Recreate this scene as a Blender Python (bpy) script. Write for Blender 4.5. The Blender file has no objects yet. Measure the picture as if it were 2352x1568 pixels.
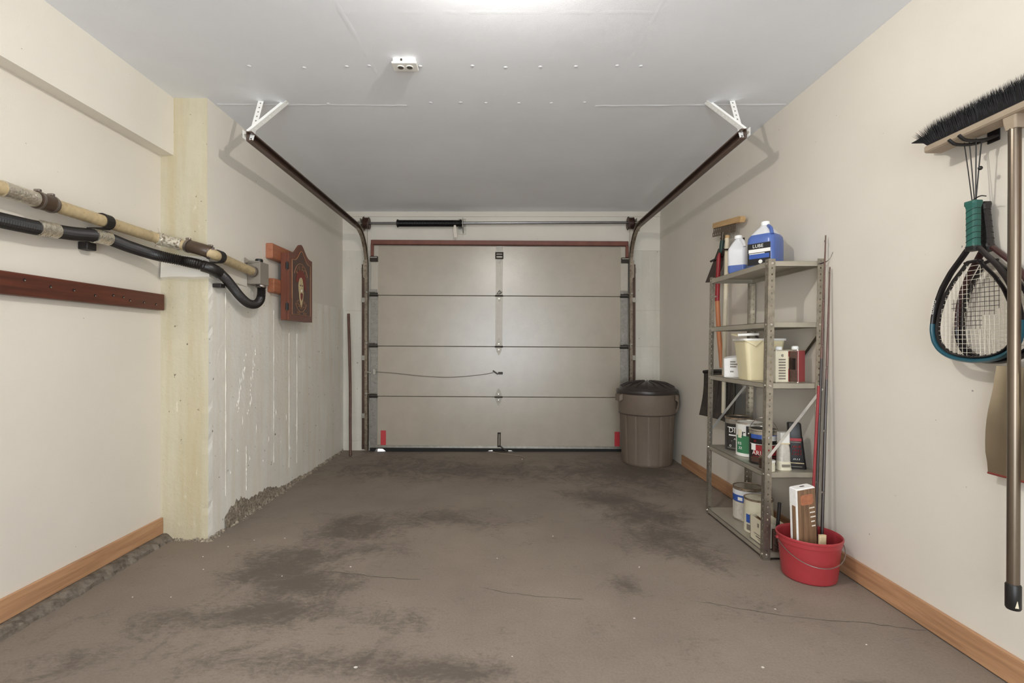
import bpy, bmesh, math, random
from math import sin, cos, pi, radians, atan2, sqrt
from mathutils import Vector, Matrix
random.seed(7)

# ------------------------------------------------------------------ camera, sky, sun, exposure
scn = bpy.context.scene
COL = scn.collection
EYE = 1.108
cam_d = bpy.data.cameras.new('camera')
cam_d.sensor_width = 36.0
cam_d.lens = 1150.0 / 2352.0 * 36.0
cam_d.shift_x = 25.0 / 2352.0
cam_d.shift_y = 8.0 / 2352.0
cam_d.clip_start = 0.02
cam = bpy.data.objects.new('camera', cam_d)
cam.location = (0, 0, EYE)
cam.rotation_euler = (pi / 2, 0, 0)
COL.objects.link(cam)
scn.camera = cam

world = bpy.data.worlds.new('daylight')
world.use_nodes = True
world.node_tree.nodes['Background'].inputs[0].default_value = (0.75, 0.86, 1.0, 1)
world.node_tree.nodes['Background'].inputs[1].default_value = 1.6
scn.world = world

sun_d = bpy.data.lights.new('sun', 'SUN')
sun_d.energy = 9.0
sun_d.angle = radians(0.6)
sun = bpy.data.objects.new('sun', sun_d)
sun.rotation_euler = (radians(-50), 0, radians(12))
COL.objects.link(sun)

vs = scn.view_settings
vs.view_transform = 'Standard'
vs.look = 'None'
vs.exposure = -0.10
vs.gamma = 1.0
vs.use_curve_mapping = False

BULB_W = 42.0
BULB2_W = 6.0
FILL_W = 94.0  # power of the added fill light behind the camera
FILL_COL = (0.90, 0.955, 1.0)
BULB_COL = (1.0, 0.955, 0.89)

# ------------------------------------------------------------------ materials
def lin(c):
    c = c / 255.0
    return c / 12.92 if c <= 0.04045 else ((c + 0.055) / 1.055) ** 2.4

def rgb(t):
    return (lin(t[0]), lin(t[1]), lin(t[2]), 1.0)

MATS = {}
def nodes_of(m):
    m.use_nodes = True
    nt = m.node_tree
    return nt, nt.nodes['Principled BSDF']

def noise(nt, vec, scale, detail=4.0, rough=0.55, dist=0.0):
    n = nt.nodes.new('ShaderNodeTexNoise')
    n.inputs['Scale'].default_value = scale
    n.inputs['Detail'].default_value = detail
    n.inputs['Roughness'].default_value = rough
    n.inputs['Distortion'].default_value = dist
    nt.links.new(vec, n.inputs['Vector'])
    return n.outputs['Fac']

def coords(nt, scale=(1, 1, 1), rot=(0, 0, 0)):
    tc = nt.nodes.new('ShaderNodeTexCoord')
    mp = nt.nodes.new('ShaderNodeMapping')
    mp.inputs['Scale'].default_value = scale
    mp.inputs['Rotation'].default_value = rot
    nt.links.new(tc.outputs['Object'], mp.inputs['Vector'])
    return mp.outputs['Vector']

def remap(nt, val, a, b, c, d, smooth=False):
    r = nt.nodes.new('ShaderNodeMapRange')
    if smooth:
        r.interpolation_type = 'SMOOTHSTEP'
    for i, v in zip(('From Min', 'From Max', 'To Min', 'To Max'), (a, b, c, d)):
        r.inputs[i].default_value = v
    nt.links.new(val, r.inputs['Value'])
    return r.outputs['Result']

def mixc(nt, fac, a, b, blend='MIX'):
    m = nt.nodes.new('ShaderNodeMix')
    m.data_type = 'RGBA'
    m.blend_type = blend
    for sock, v in ((m.inputs[0], fac), (m.inputs[6], a), (m.inputs[7], b)):
        if hasattr(v, 'is_linked') or hasattr(v, 'links'):
            nt.links.new(v, sock)
        else:
            sock.default_value = v
    return m.outputs[2]

def mathn(nt, op, a, b=0.0):
    n = nt.nodes.new('ShaderNodeMath')
    n.operation = op
    for s, v in ((n.inputs[0], a), (n.inputs[1], b)):
        if hasattr(v, 'links'):
            nt.links.new(v, s)
        else:
            s.default_value = v
    return n.outputs[0]

def add_bump(nt, bsdf, height, strength, dist=0.002):
    b = nt.nodes.new('ShaderNodeBump')
    b.inputs['Strength'].default_value = strength
    b.inputs['Distance'].default_value = dist
    nt.links.new(height, b.inputs['Height'])
    nt.links.new(b.outputs['Normal'], bsdf.inputs['Normal'])

def mat(name, col, rough=0.55, metal=0.0, var=0.12, scale=14.0, stretch=(1, 1, 1), col2=None,
        c2=(0.5, 0.68), bump=0.0, bscale=200.0, spec=0.5, trans=0.0, dist=0.002):
    m = bpy.data.materials.new(name)
    nt, b = nodes_of(m)
    v = coords(nt, stretch)
    base = rgb(col)
    f = noise(nt, v, scale, 5)
    lo = tuple(x * (1 - var) for x in base[:3]) + (1,)
    hi = tuple(min(1, x * (1 + var)) for x in base[:3]) + (1,)
    c = mixc(nt, remap(nt, f, 0.3, 0.7, 0, 1), lo, hi)
    if col2:
        f2 = noise(nt, v, scale * 2.3, 6, 0.65)
        c = mixc(nt, remap(nt, f2, c2[0], c2[1], 0, 1), c, rgb(col2))
    nt.links.new(c, b.inputs['Base Color'])
    b.inputs['Roughness'].default_value = rough
    b.inputs['Metallic'].default_value = metal
    b.inputs['Specular IOR Level'].default_value = spec
    b.inputs['Transmission Weight'].default_value = trans
    if bump:
        add_bump(nt, b, noise(nt, coords(nt), bscale, 3), bump, dist)
    MATS[name] = m
    return m

def wall_mat(name, col, speck=True, bump=0.25, col2=None, streak=0.0):
    m = bpy.data.materials.new(name)
    nt, b = nodes_of(m)
    v = coords(nt)
    base = rgb(col)
    c = mixc(nt, remap(nt, noise(nt, v, 1.7, 5), 0.3, 0.7, 0, 1), tuple(x * 0.93 for x in base[:3]) + (1,), base)
    if col2:
        sv = coords(nt, (6, 6, 0.35))
        c = mixc(nt, remap(nt, noise(nt, sv, 2.0, 6, 0.6), 0.42, 0.70, 0, streak), c, rgb(col2))
    if speck:
        n = noise(nt, v, 46.0, 2, 0.4)
        c = mixc(nt, remap(nt, n, 0.79, 0.81, 0, 0.6), c, rgb((70, 62, 55)))
    nt.links.new(c, b.inputs['Base Color'])
    b.inputs['Roughness'].default_value = 0.6
    b.inputs['Specular IOR Level'].default_value = 0.3
    h = mathn(nt, 'ADD', noise(nt, v, 260, 2), mathn(nt, 'MULTIPLY', noise(nt, v, 5, 3), 3.0))
    add_bump(nt, b, h, bump, 0.0015)
    MATS[name] = m
    return m

wall_mat('paint_wall', (231, 224, 212))
wall_mat('paint_ceiling', (246, 249, 254), speck=False, bump=0.3)
wall_mat('paint_plaster', (236, 230, 218))

def concrete_wall(name, col, tint, amt):
    m = bpy.data.materials.new(name)
    nt, b = nodes_of(m)
    v = coords(nt)
    base = rgb(col)
    c = mixc(nt, remap(nt, noise(nt, v, 3.0, 6), 0.3, 0.7, 0, 1), tuple(x * 0.88 for x in base[:3]) + (1,), base)
    sv = coords(nt, (7, 7, 0.5))
    c = mixc(nt, remap(nt, noise(nt, sv, 1.6, 6, 0.6), 0.40, 0.68, 0, amt), c, rgb(tint))
    pit = noise(nt, v, 30, 3, 0.5)
    c = mixc(nt, remap(nt, pit, 0.70, 0.74, 0, 0.8), c, rgb((86, 76, 62)))
    pale = noise(nt, coords(nt, (9, 9, 2.2)), 3.3, 5, 0.6)
    c = mixc(nt, remap(nt, pale, 0.66, 0.72, 0, 0.55), c, rgb((236, 230, 214)))
    nt.links.new(c, b.inputs['Base Color'])
    b.inputs['Roughness'].default_value = 0.8
    b.inputs['Specular IOR Level'].default_value = 0.25
    h = mathn(nt, 'ADD', noise(nt, v, 90, 4), mathn(nt, 'MULTIPLY', pit, -2.0))
    add_bump(nt, b, h, 0.45, 0.003)
    MATS[name] = m
concrete_wall('concrete_side', (246, 243, 234), (230, 221, 202), 0.75)
concrete_wall('concrete_pilaster', (210, 202, 178), (192, 177, 140), 0.75)
concrete_wall('concrete_jamb', (230, 225, 213), (206, 199, 184), 0.5)

# floor concrete: stains come from a mesh attribute broken up by noise
def floor_mat():
    m = bpy.data.materials.new('floor_concrete')
    nt, b = nodes_of(m)
    v = coords(nt)
    c = mixc(nt, remap(nt, noise(nt, v, 1.3, 6, 0.6), 0.3, 0.7, 0, 1), rgb((128, 116, 105)), rgb((150, 137, 124)))
    c = mixc(nt, remap(nt, noise(nt, v, 120, 3), 0.35, 0.75, 0, 0.35), c, rgb((100, 90, 81)))
    at = nt.nodes.new('ShaderNodeAttribute')
    at.attribute_name = 'stain'
    st = at.outputs['Fac']
    sv = coords(nt, (1.0, 1.0, 1.0), (0, 0, 0.5))
    n1 = noise(nt, sv, 5.0, 12, 0.78, 0.9)
    n2 = noise(nt, coords(nt, (1.0, 2.2, 1), (0, 0, -.35)), 30, 8, 0.75, 0.6)
    k = mathn(nt, 'ADD', mathn(nt, 'MULTIPLY', n1, 0.6), mathn(nt, 'MULTIPLY', n2, 0.4))
    k = mathn(nt, 'ADD', k, mathn(nt, 'MULTIPLY', st, 0.185))
    f = remap(nt, k, 0.525, 0.72, 0, 0.82, True)
    c = mixc(nt, f, c, rgb((86, 78, 70)))
    n3 = noise(nt, v, 60, 3, 0.5)
    c = mixc(nt, remap(nt, n3, 0.80, 0.82, 0, 0.7), c, rgb((206, 198, 186)))
    nt.links.new(c, b.inputs['Base Color'])
    b.inputs['Roughness'].default_value = 0.62
    b.inputs['Specular IOR Level'].default_value = 0.35
    h = mathn(nt, 'ADD', noise(nt, v, 70, 6, 0.65), mathn(nt, 'MULTIPLY', n1, 1.5))
    add_bump(nt, b, h, 0.28, 0.004)
    MATS['floor_concrete'] = m
floor_mat()

def wood(name, col, dark, axis=1, scale=9.0, rough=0.5, amt=0.8):
    st = [14.0, 14.0, 14.0]
    st[axis] = 0.9
    m = bpy.data.materials.new(name)
    nt, b = nodes_of(m)
    v = coords(nt, tuple(st))
    f = noise(nt, v, scale * 0.35, 7, 0.6, 0.7)
    c = mixc(nt, remap(nt, f, 0.38, 0.68, 0, amt), rgb(col), rgb(dark))
    nt.links.new(c, b.inputs['Base Color'])
    b.inputs['Roughness'].default_value = rough
    add_bump(nt, b, f, 0.12, 0.002)
    MATS[name] = m
wood('wood_base', (194, 150, 112), (154, 112, 80), 1)
wood('wood_rail', (98, 50, 34), (62, 32, 24), 1, rough=0.42)
wood('wood_cleat', (176, 114, 82), (150, 92, 66), 1)
wood('wood_cabinet', (116, 66, 49), (92, 52, 39), 2, rough=0.4, amt=0.5)
wood('wood_panel', (86, 54, 42), (58, 36, 30), 2, rough=0.4)
wood('wood_raw', (214, 178, 128), (176, 136, 90), 1)
wood('wood_handle', (202, 132, 88), (166, 96, 62), 2)
wood('wood_pack', (140, 108, 80), (84, 62, 46), 2, scale=14)

mat('door_paint', (178, 168, 152), rough=0.24, var=0.04, scale=6, bump=0.5, bscale=130, dist=0.0012, spec=0.8)
mat('stile_paint', (194, 186, 172), rough=0.35, var=0.04)
mat('stile_steel', (150, 146, 138), rough=0.45, metal=0.55, var=0.15, scale=22, col2=(104, 96, 84), c2=(0.55, 0.75))
mat('galv', (176, 172, 162), rough=0.36, metal=0.8, var=0.15, scale=30)
mat('galv_dark', (92, 84, 74), rough=0.42, metal=0.75, var=0.25, scale=25)
mat('track_brown', (92, 72, 60), rough=0.38, metal=0.35, var=0.2, scale=20)
mat('track_steel', (150, 138, 122), rough=0.34, metal=0.75, var=0.2, scale=20, col2=(88, 66, 52), c2=(0.5, 0.72))
mat('strut_brown', (120, 72, 58), rough=0.5, var=0.15)
mat('hinge_grey', (150, 144, 132), rough=0.42, metal=0.35, var=0.2, scale=60)
mat('hinge_dark', (58, 52, 46), rough=0.45, metal=0.6, var=0.2)
mat('shaft_steel', (150, 150, 150), rough=0.25, metal=0.95, var=0.05)
mat('spring_black', (26, 24, 24), rough=0.4, metal=0.3, var=0.2)
mat('drum_brown', (74, 50, 42), rough=0.5, metal=0.3, var=0.2)
mat('tag_white', (226, 218, 204), rough=0.6)
mat('hanger_white', (244, 244, 240), rough=0.5, var=0.03)
mat('rubber', (20, 18, 17), rough=0.7)
mat('reflector_red', (200, 66, 72), rough=0.35, var=0.12, scale=120)
mat('rope_tan', (150, 136, 116), rough=0.8, var=0.2, scale=160)
mat('cable_grey', (120, 110, 96), rough=0.6)
mat('can_brown', (118, 104, 91), rough=0.5, var=0.05, bump=0.1, bscale=220)
mat('lid_brown', (52, 44, 41), rough=0.36, var=0.15)
mat('shelf_steel', (172, 165, 152), rough=0.3, metal=0.85, var=0.22, scale=26, col2=(108, 92, 80), c2=(0.6, 0.78))
mat('shelf_plate', (178, 171, 156), rough=0.36, metal=0.5, var=0.08, scale=10)
mat('bolt_steel', (220, 216, 208), rough=0.3, metal=0.9)
mat('brace_steel', (226, 224, 218), rough=0.28, metal=0.75)
mat('jug_blue', (80, 104, 168), rough=0.28, var=0.06, spec=0.5)
mat('jug_clear', (222, 222, 224), rough=0.35, var=0.03)
mat('cap_white', (246, 246, 244), rough=0.4, var=0.02)
mat('print_black', (20, 19, 20), rough=0.4)
mat('print_white', (236, 234, 228), rough=0.5, var=0.03)
mat('print_blue', (50, 84, 160), rough=0.4)
mat('print_red', (158, 34, 40), rough=0.4)
mat('print_brown', (80, 58, 48), rough=0.45, var=0.3, scale=60)
mat('print_grey', (128, 120, 108), rough=0.5)
mat('cream_plastic', (230, 218, 178), rough=0.4, var=0.03)
mat('paper_white', (238, 236, 232), rough=0.7, var=0.05, scale=60)
mat('tin_cream', (222, 214, 190), rough=0.4, var=0.04)
mat('red_metal', (164, 54, 58), rough=0.35, var=0.05)
mat('can_black', (44, 42, 40), rough=0.35, var=0.1)
mat('can_green', (58, 122, 82), rough=0.4, var=0.06)
mat('tin_metal', (196, 190, 178), rough=0.25, metal=0.85, var=0.12, scale=20)
mat('tin_rust', (150, 132, 112), rough=0.4, metal=0.6, var=0.2, scale=30, col2=(104, 78, 58))
mat('glass_frost', (196, 190, 178), rough=0.4, var=0.15, scale=60)
mat('brown_glass', (66, 48, 38), rough=0.25)
mat('bucket_red', (166, 56, 61), rough=0.38, var=0.04)
mat('bucket_orange', (206, 98, 84), rough=0.45)
mat('wire_steel', (150, 140, 132), rough=0.35, metal=0.85)
mat('rod_dark', (52, 40, 36), rough=0.35, var=0.25, scale=40)
mat('rod_brown', (96, 66, 56), rough=0.4, var=0.2)
mat('rod_red', (140, 38, 42), rough=0.35)
mat('cork', (216, 196, 156), rough=0.7, var=0.12, scale=60)
mat('black_plastic', (26, 24, 23), rough=0.42)
mat('black_shovel', (46, 40, 36), rough=0.45, var=0.3, scale=9, col2=(70, 62, 54), c2=(0.5, 0.7))
mat('cream_pole', (228, 216, 190), rough=0.5, var=0.05)
mat('blade_brown', (58, 40, 34), rough=0.5, var=0.2)
mat('grip_red', (150, 34, 40), rough=0.4)
mat('grip_green', (34, 62, 56), rough=0.45, var=0.08)
mat('plate_brown', (112, 96, 80), rough=0.4, metal=0.5, var=0.2)
mat('racket_black', (34, 30, 30), rough=0.25, var=0.1)
mat('racket_teal', (40, 82, 94), rough=0.28, var=0.1)
mat('racket_maroon', (66, 40, 38), rough=0.3, var=0.15)
mat('grip_teal', (34, 86, 76), rough=0.55, var=0.12, scale=30)
mat('string_white', (222, 214, 196), rough=0.5)
mat('string_dark', (58, 48, 40), rough=0.5)
mat('pole_metal', (124, 112, 98), rough=0.3, metal=0.85, var=0.08, scale=3)
mat('bristle', (24, 23, 24), rough=0.6, var=0.35, scale=60, spec=0.25)
mat('wood_block', (158, 142, 122), rough=0.6, var=0.1)
mat('shovel_metal', (176, 162, 138), rough=0.3, metal=0.75, var=0.08, scale=5)
mat('edge_red', (130, 52, 44), rough=0.5)
mat('hose_black', (30, 26, 24), rough=0.38, var=0.15)
mat('pipe_tan', (190, 170, 132), rough=0.55, var=0.1, scale=24, col2=(156, 132, 92), c2=(0.55, 0.78))
mat('coupler_brown', (74, 58, 45), rough=0.35, var=0.1)
mat('strap_black', (30, 26, 25), rough=0.5)
mat('foil', (222, 214, 198), rough=0.26, metal=0.85, var=0.25, scale=70, bump=0.7, bscale=110, dist=0.006)
mat('tape_torn', (206, 198, 180), rough=0.45, metal=0.35, var=0.2, scale=30, col2=(120, 104, 84), c2=(0.5, 0.62), bump=0.8, bscale=70, dist=0.006)
mat('box_grey', (140, 132, 120), rough=0.45, var=0.05)
mat('outlet_white', (238, 236, 230), rough=0.45, var=0.02)
mat('outlet_dark', (50, 46, 42), rough=0.5)
mat('socket_steel', (110, 106, 98), rough=0.4, metal=0.5)
mat('curb', (122, 112, 100), rough=0.85, var=0.2, scale=10, col2=(84, 74, 64), c2=(0.45, 0.66), bump=0.5, bscale=40, dist=0.01)
mat('crust', (158, 147, 130), rough=0.9, var=0.3, scale=30, col2=(104, 92, 78), c2=(0.45, 0.62), bump=0.5, bscale=60, dist=0.01)
mat('ridge_pale', (243, 239, 229), rough=0.8, var=0.1, scale=40)
mat('crack_dark', (78, 70, 62), rough=0.9)
mat('chip_white', (214, 208, 198), rough=0.8)
mat('cabinet_gold', (176, 128, 94), rough=0.5)
mat('face_cream', (206, 188, 146), rough=0.5, var=0.2, scale=60)
mat('face_red', (122, 44, 36), rough=0.5)
mat('driveway', (190, 186, 178), rough=0.9)
mat('hole_dark', (34, 24, 20), rough=0.8)
mat('porcelain', (236, 232, 224), rough=0.3)

bm_emit = bpy.data.materials.new('bulb_glow')
nt, b = nodes_of(bm_emit)
b.inputs['Base Color'].default_value = (1, 1, 1, 1)
b.inputs['Emission Color'].default_value = BULB_COL + (1,)
b.inputs['Emission Strength'].default_value = 30.0
MATS['bulb_glow'] = bm_emit

# ------------------------------------------------------------------ object helpers
def tag(o, label=None, cat=None, group=None, kind=None):
    if label: o['label'] = label
    if cat: o['category'] = cat
    if group: o['group'] = group
    if kind: o['kind'] = kind
    return o

def thing(name, label, cat, loc=(0, 0, 0), rot=(0, 0, 0), group=None, kind=None):
    o = bpy.data.objects.new(name, None)
    o.empty_display_size = 0.05
    o.location = loc
    o.rotation_euler = rot
    COL.objects.link(o)
    return tag(o, label, cat, group, kind)

def obj(name, bm, m, parent=None, local=False, smooth=False, label=None, kind=None):
    """bm in world coordinates unless local; becomes ONE mesh object."""
    if parent is not None and not local:
        p, off = parent, Vector((0, 0, 0))
        while p is not None:
            off += p.location
            p = p.parent
        bmesh.ops.translate(bm, verts=bm.verts, vec=-off)
    bmesh.ops.recalc_face_normals(bm, faces=bm.faces)
    me = bpy.data.meshes.new(name)
    if smooth:
        for f in bm.faces: f.smooth = True
    bm.to_mesh(me)
    bm.free()
    ms = m if isinstance(m, (list, tuple)) else [m]
    for x in ms: me.materials.append(MATS[x])
    if smooth:
        try: me.set_sharp_from_angle(angle=radians(38))
        except Exception: pass
    o = bpy.data.objects.new(name, me)
    COL.objects.link(o)
    o.parent = parent
    tag(o, label=label, kind=kind)
    return o

def single(name, bm, m, label, cat, base, group=None, smooth=False, kind=None):
    """a thing that is one mesh, origin at its base"""
    bmesh.ops.translate(bm, verts=bm.verts, vec=-Vector(base))
    o = obj(name, bm, m, smooth=smooth)
    o.location = base
    return tag(o, label, cat, group, kind)

def B(): return bmesh.new()

def box(bm, lo, hi, bev=0.0, seg=1, mi=0):
    lo, hi = Vector(lo), Vector(hi)
    M = Matrix.Translation((lo + hi) / 2) @ Matrix.Diagonal((*(hi - lo), 1))
    r = bmesh.ops.create_cube(bm, size=1.0, matrix=M)
    fs = set(f for v in r['verts'] for f in v.link_faces)
    for f in fs: f.material_index = mi
    if bev:
        es = list(set(e for v in r['verts'] for e in v.link_edges))
        bmesh.ops.bevel(bm, geom=es, offset=bev, segments=seg, profile=0.5, affect='EDGES')
    return bm

def obox(bm, c, ax, ay, az, bev=0.0):
    """oriented box: centre and three half-axis vectors"""
    c, ax, ay, az = Vector(c), Vector(ax), Vector(ay), Vector(az)
    vs_ = [bm.verts.new(c + i * ax + j * ay + k * az) for i in (-1, 1) for j in (-1, 1) for k in (-1, 1)]
    fs = [bm.faces.new([vs_[q] for q in f]) for f in ((0, 1, 3, 2), (4, 6, 7, 5), (0, 4, 5, 1), (2, 3, 7, 6), (0, 2, 6, 4), (1, 5, 7, 3))]
    if bev:
        es = list(set(e for f in fs for e in f.edges))
        bmesh.ops.bevel(bm, geom=es, offset=bev, segments=1, affect='EDGES')
    return bm

def frame_of(d):
    d = Vector(d).normalized()
    u = d.cross(Vector((0, 0, 1)))
    if u.length < 1e-3: u = Vector((1, 0, 0))
    u.normalize()
    return d, u, d.cross(u).normalized()

def tube(bm, pts, r, seg=10, cap=True, rfun=None, closed=False, flat=None):
    """sweep along a polyline; flat=(ru,rv) gives an elliptic section"""
    pts = [Vector(p) for p in pts]
    n = len(pts)
    rings = []
    u = None
    for i, p in enumerate(pts):
        if closed: d = pts[(i + 1) % n] - pts[i - 1]
        else: d = pts[min(i + 1, n - 1)] - pts[max(i - 1, 0)]
        d.normalize()
        if u is None: _, u, v = frame_of(d)
        else:
            u = (u - d * u.dot(d)).normalized()
            v = d.cross(u)
        rr = rfun(i) if rfun else r
        ru, rv = (flat if flat else (rr, rr))
        rings.append([bm.verts.new(p + u * ru * cos(2 * pi * k / seg) + v * rv * sin(2 * pi * k / seg)) for k in range(seg)])
    m = n if closed else n - 1
    for i in range(m):
        a, b_ = rings[i], rings[(i + 1) % n]
        for k in range(seg):
            bm.faces.new((a[k], a[(k + 1) % seg], b_[(k + 1) % seg], b_[k]))
    if cap and not closed:
        bm.faces.new(rings[0][::-1])
        bm.faces.new(rings[-1])
    return bm

def cyl(bm, a, b_, r, r2=None, seg=16):
    return tube(bm, [a, b_], r, seg, rfun=(lambda i: r if i == 0 else (r if r2 is None else r2)))

def spline(pts, step=0.01):
    """catmull-rom, resampled to an even step"""
    P = [Vector(p) for p in pts]
    P = [P[0] * 2 - P[1]] + P + [P[-1] * 2 - P[-2]]
    out = []
    for i in range(1, len(P) - 2):
        p0, p1, p2, p3 = P[i - 1:i + 3]
        for k in range(24):
            t = k / 24
            out.append(0.5 * ((2 * p1) + (p2 - p0) * t + (2 * p0 - 5 * p1 + 4 * p2 - p3) * t * t + (3 * p1 - p0 - 3 * p2 + p3) * t ** 3))
    out.append(P[-2])
    res, acc = [out[0]], 0.0
    for a, b_ in zip(out, out[1:]):
        L = (b_ - a).length
        if L < 1e-9: continue
        s = step - acc
        while s <= L:
            res.append(a + (b_ - a) * (s / L))
            s += step
        acc = (acc + L) % step
    res.append(out[-1])
    return res

def lathe(bm, prof, c=(0, 0, 0), seg=32, mod=None, cap0=True, cap1=True):
    c = Vector(c)
    rings = []
    for i, (r, z) in enumerate(prof):
        ring = []
        for k in range(seg):
            a = 2 * pi * k / seg
            rr = r + (mod(a, i) if mod else 0)
            ring.append(bm.verts.new(c + Vector((rr * cos(a), rr * sin(a), z))))
        rings.append(ring)
    for a, b_ in zip(rings, rings[1:]):
        for k in range(seg):
            bm.faces.new((a[k], a[(k + 1) % seg], b_[(k + 1) % seg], b_[k]))
    if cap0: bm.faces.new(rings[0][::-1])
    if cap1: bm.faces.new(rings[-1])
    return bm

def loft(bm, loops, cap0=True, cap1=True):
    rings = [[bm.verts.new(p) for p in L] for L in loops]
    n = len(rings[0])
    for a, b_ in zip(rings, rings[1:]):
        for k in range(n):
            bm.faces.new((a[k], a[(k + 1) % n], b_[(k + 1) % n], b_[k]))
    if cap0: bm.faces.new(rings[0][::-1])
    if cap1: bm.faces.new(rings[-1])
    return bm

def rrect(w, d, r, z, cx=0, cy=0, n=4):
    L = []
    r = min(r, w / 2 - 1e-4, d / 2 - 1e-4)
    for qx, qy, a0 in ((1, 1, 0), (-1, 1, 90), (-1, -1, 180), (1, -1, 270)):
        for k in range(n + 1):
            a = radians(a0 + 90 * k / n)
            L.append(Vector((cx + qx * (w / 2 - r) + r * cos(a), cy + qy * (d / 2 - r) + r * sin(a), z)))
    return L

def prism(bm, poly, vec, mi=0):
    """polygon (list of 3-D points) extruded along vec"""
    vec = Vector(vec)
    a = [bm.verts.new(Vector(p)) for p in poly]
    b_ = [bm.verts.new(Vector(p) + vec) for p in poly]
    n = len(a)
    fs = [bm.faces.new(a[::-1]), bm.faces.new(b_)]
    for k in range(n):
        fs.append(bm.faces.new((a[k], a[(k + 1) % n], b_[(k + 1) % n], b_[k])))
    for f in fs: f.material_index = mi
    return bm

def perf(bm, p0, p1, w, width, n, hr, th=0.0015, hy=1.0):
    """perforated strip from p0 to p1, w = width direction (from the p0-p1 edge inwards)"""
    p0, p1 = Vector(p0), Vector(p1)
    d = (p1 - p0).normalized()
    w = Vector(w)
    w = (w - d * w.dot(d)).normalized()
    nrm = d.cross(w).normalized()
    L = (p1 - p0).length / n
    sq = [(1, 0), (1, 1), (0, 1), (-1, 1), (-1, 0), (-1, -1), (0, -1), (1, -1)]
    for i in range(n):
        c = p0 + d * (L * (i + 0.5)) + w * (width / 2)
        lay = []
        for s in (0, 1):
            off = nrm * (th * s)
            out = [bm.verts.new(c + off + d * (a * L / 2) + w * (b_ * width / 2)) for a, b_ in sq]
            inn = [bm.verts.new(c + off + d * (hr * hy * cos(k * pi / 4)) + w * (hr * sin(k * pi / 4))) for k in range(8)]
            lay.append((out, inn))
        (o0, i0), (o1, i1) = lay
        for k in range(8):
            q = (k + 1) % 8
            bm.faces.new((o0[k], o0[q], i0[q], i0[k]))
            bm.faces.new((o1[q], o1[k], i1[k], i1[q]))
            bm.faces.new((i0[k], i0[q], i1[q], i1[k]))
            if k in (1, 2, 5, 6) or (i == 0 and k in (3, 4)) or (i == n - 1 and k in (0, 7)):
                bm.faces.new((o0[q], o0[k], o1[k], o1[q]))
    return bm

def arc_patch(bm, c, r, z0, z1, a0, a1, n=10):
    c = Vector(c)
    rows = [[bm.verts.new(c + Vector((r * cos(a0 + (a1 - a0) * k / n), r * sin(a0 + (a1 - a0) * k / n), z))) for k in range(n + 1)] for z in (z0, z1)]
    rin = [[bm.verts.new(c + Vector(((r - 0.001) * cos(a0 + (a1 - a0) * k / n), (r - 0.001) * sin(a0 + (a1 - a0) * k / n), z))) for k in range(n + 1)] for z in (z0, z1)]
    for k in range(n):
        bm.faces.new((rows[0][k], rows[0][k + 1], rows[1][k + 1], rows[1][k]))
        bm.faces.new((rin[0][k + 1], rin[0][k], rin[1][k], rin[1][k + 1]))
        for q in (0, 1):
            bm.faces.new((rows[q][k], rows[q][k + 1], rin[q][k + 1], rin[q][k]))
    for k in (0, n):
        bm.faces.new((rows[0][k], rows[1][k], rin[1][k], rin[0][k]))
    return bm

def lettering(text, size, mapf):
    """flat print: glyph outlines placed by mapf(x, y) -> 3-D point"""
    cu = bpy.data.curves.new('glyphs', 'FONT')
    cu.body = text
    cu.size = size
    cu.align_x = 'CENTER'
    cu.align_y = 'CENTER'
    cu.resolution_u = 2
    ob = bpy.data.objects.new('glyphs', cu)
    COL.objects.link(ob)
    dg = bpy.context.evaluated_depsgraph_get()
    me = bpy.data.meshes.new_from_object(ob.evaluated_get(dg))
    bm = bmesh.new()
    bm.from_mesh(me)
    for v in bm.verts:
        v.co = mapf(v.co.x, v.co.y)
    bpy.data.objects.remove(ob)
    bpy.data.curves.remove(cu)
    bpy.data.meshes.remove(me)
    return bm

def plane_map(c, u, v):
    c, u, v = Vector(c), Vector(u), Vector(v)
    return lambda x, y: c + u * x + v * y

def cyl_map(c, r, ang, z):
    c = Vector(c)
    return lambda x, y: c + Vector((r * cos(ang + x / r), r * sin(ang + x / r), z + y))

# ------------------------------------------------------------------ the room
XR, XL, XC = 1.67, -1.93, -1.66       # right wall, left drywall, left concrete wall
YB, YF, YP = 5.267, -1.7, 2.84        # door wall, wall behind the camera, pilaster face
ZC = 2.508
SILL = 1.485                          # top of the poured concrete

def structure(name, bm, m, label=None, cat=None):
    o = obj(name, bm, m)
    return tag(o, label, cat, None, 'structure')

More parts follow.
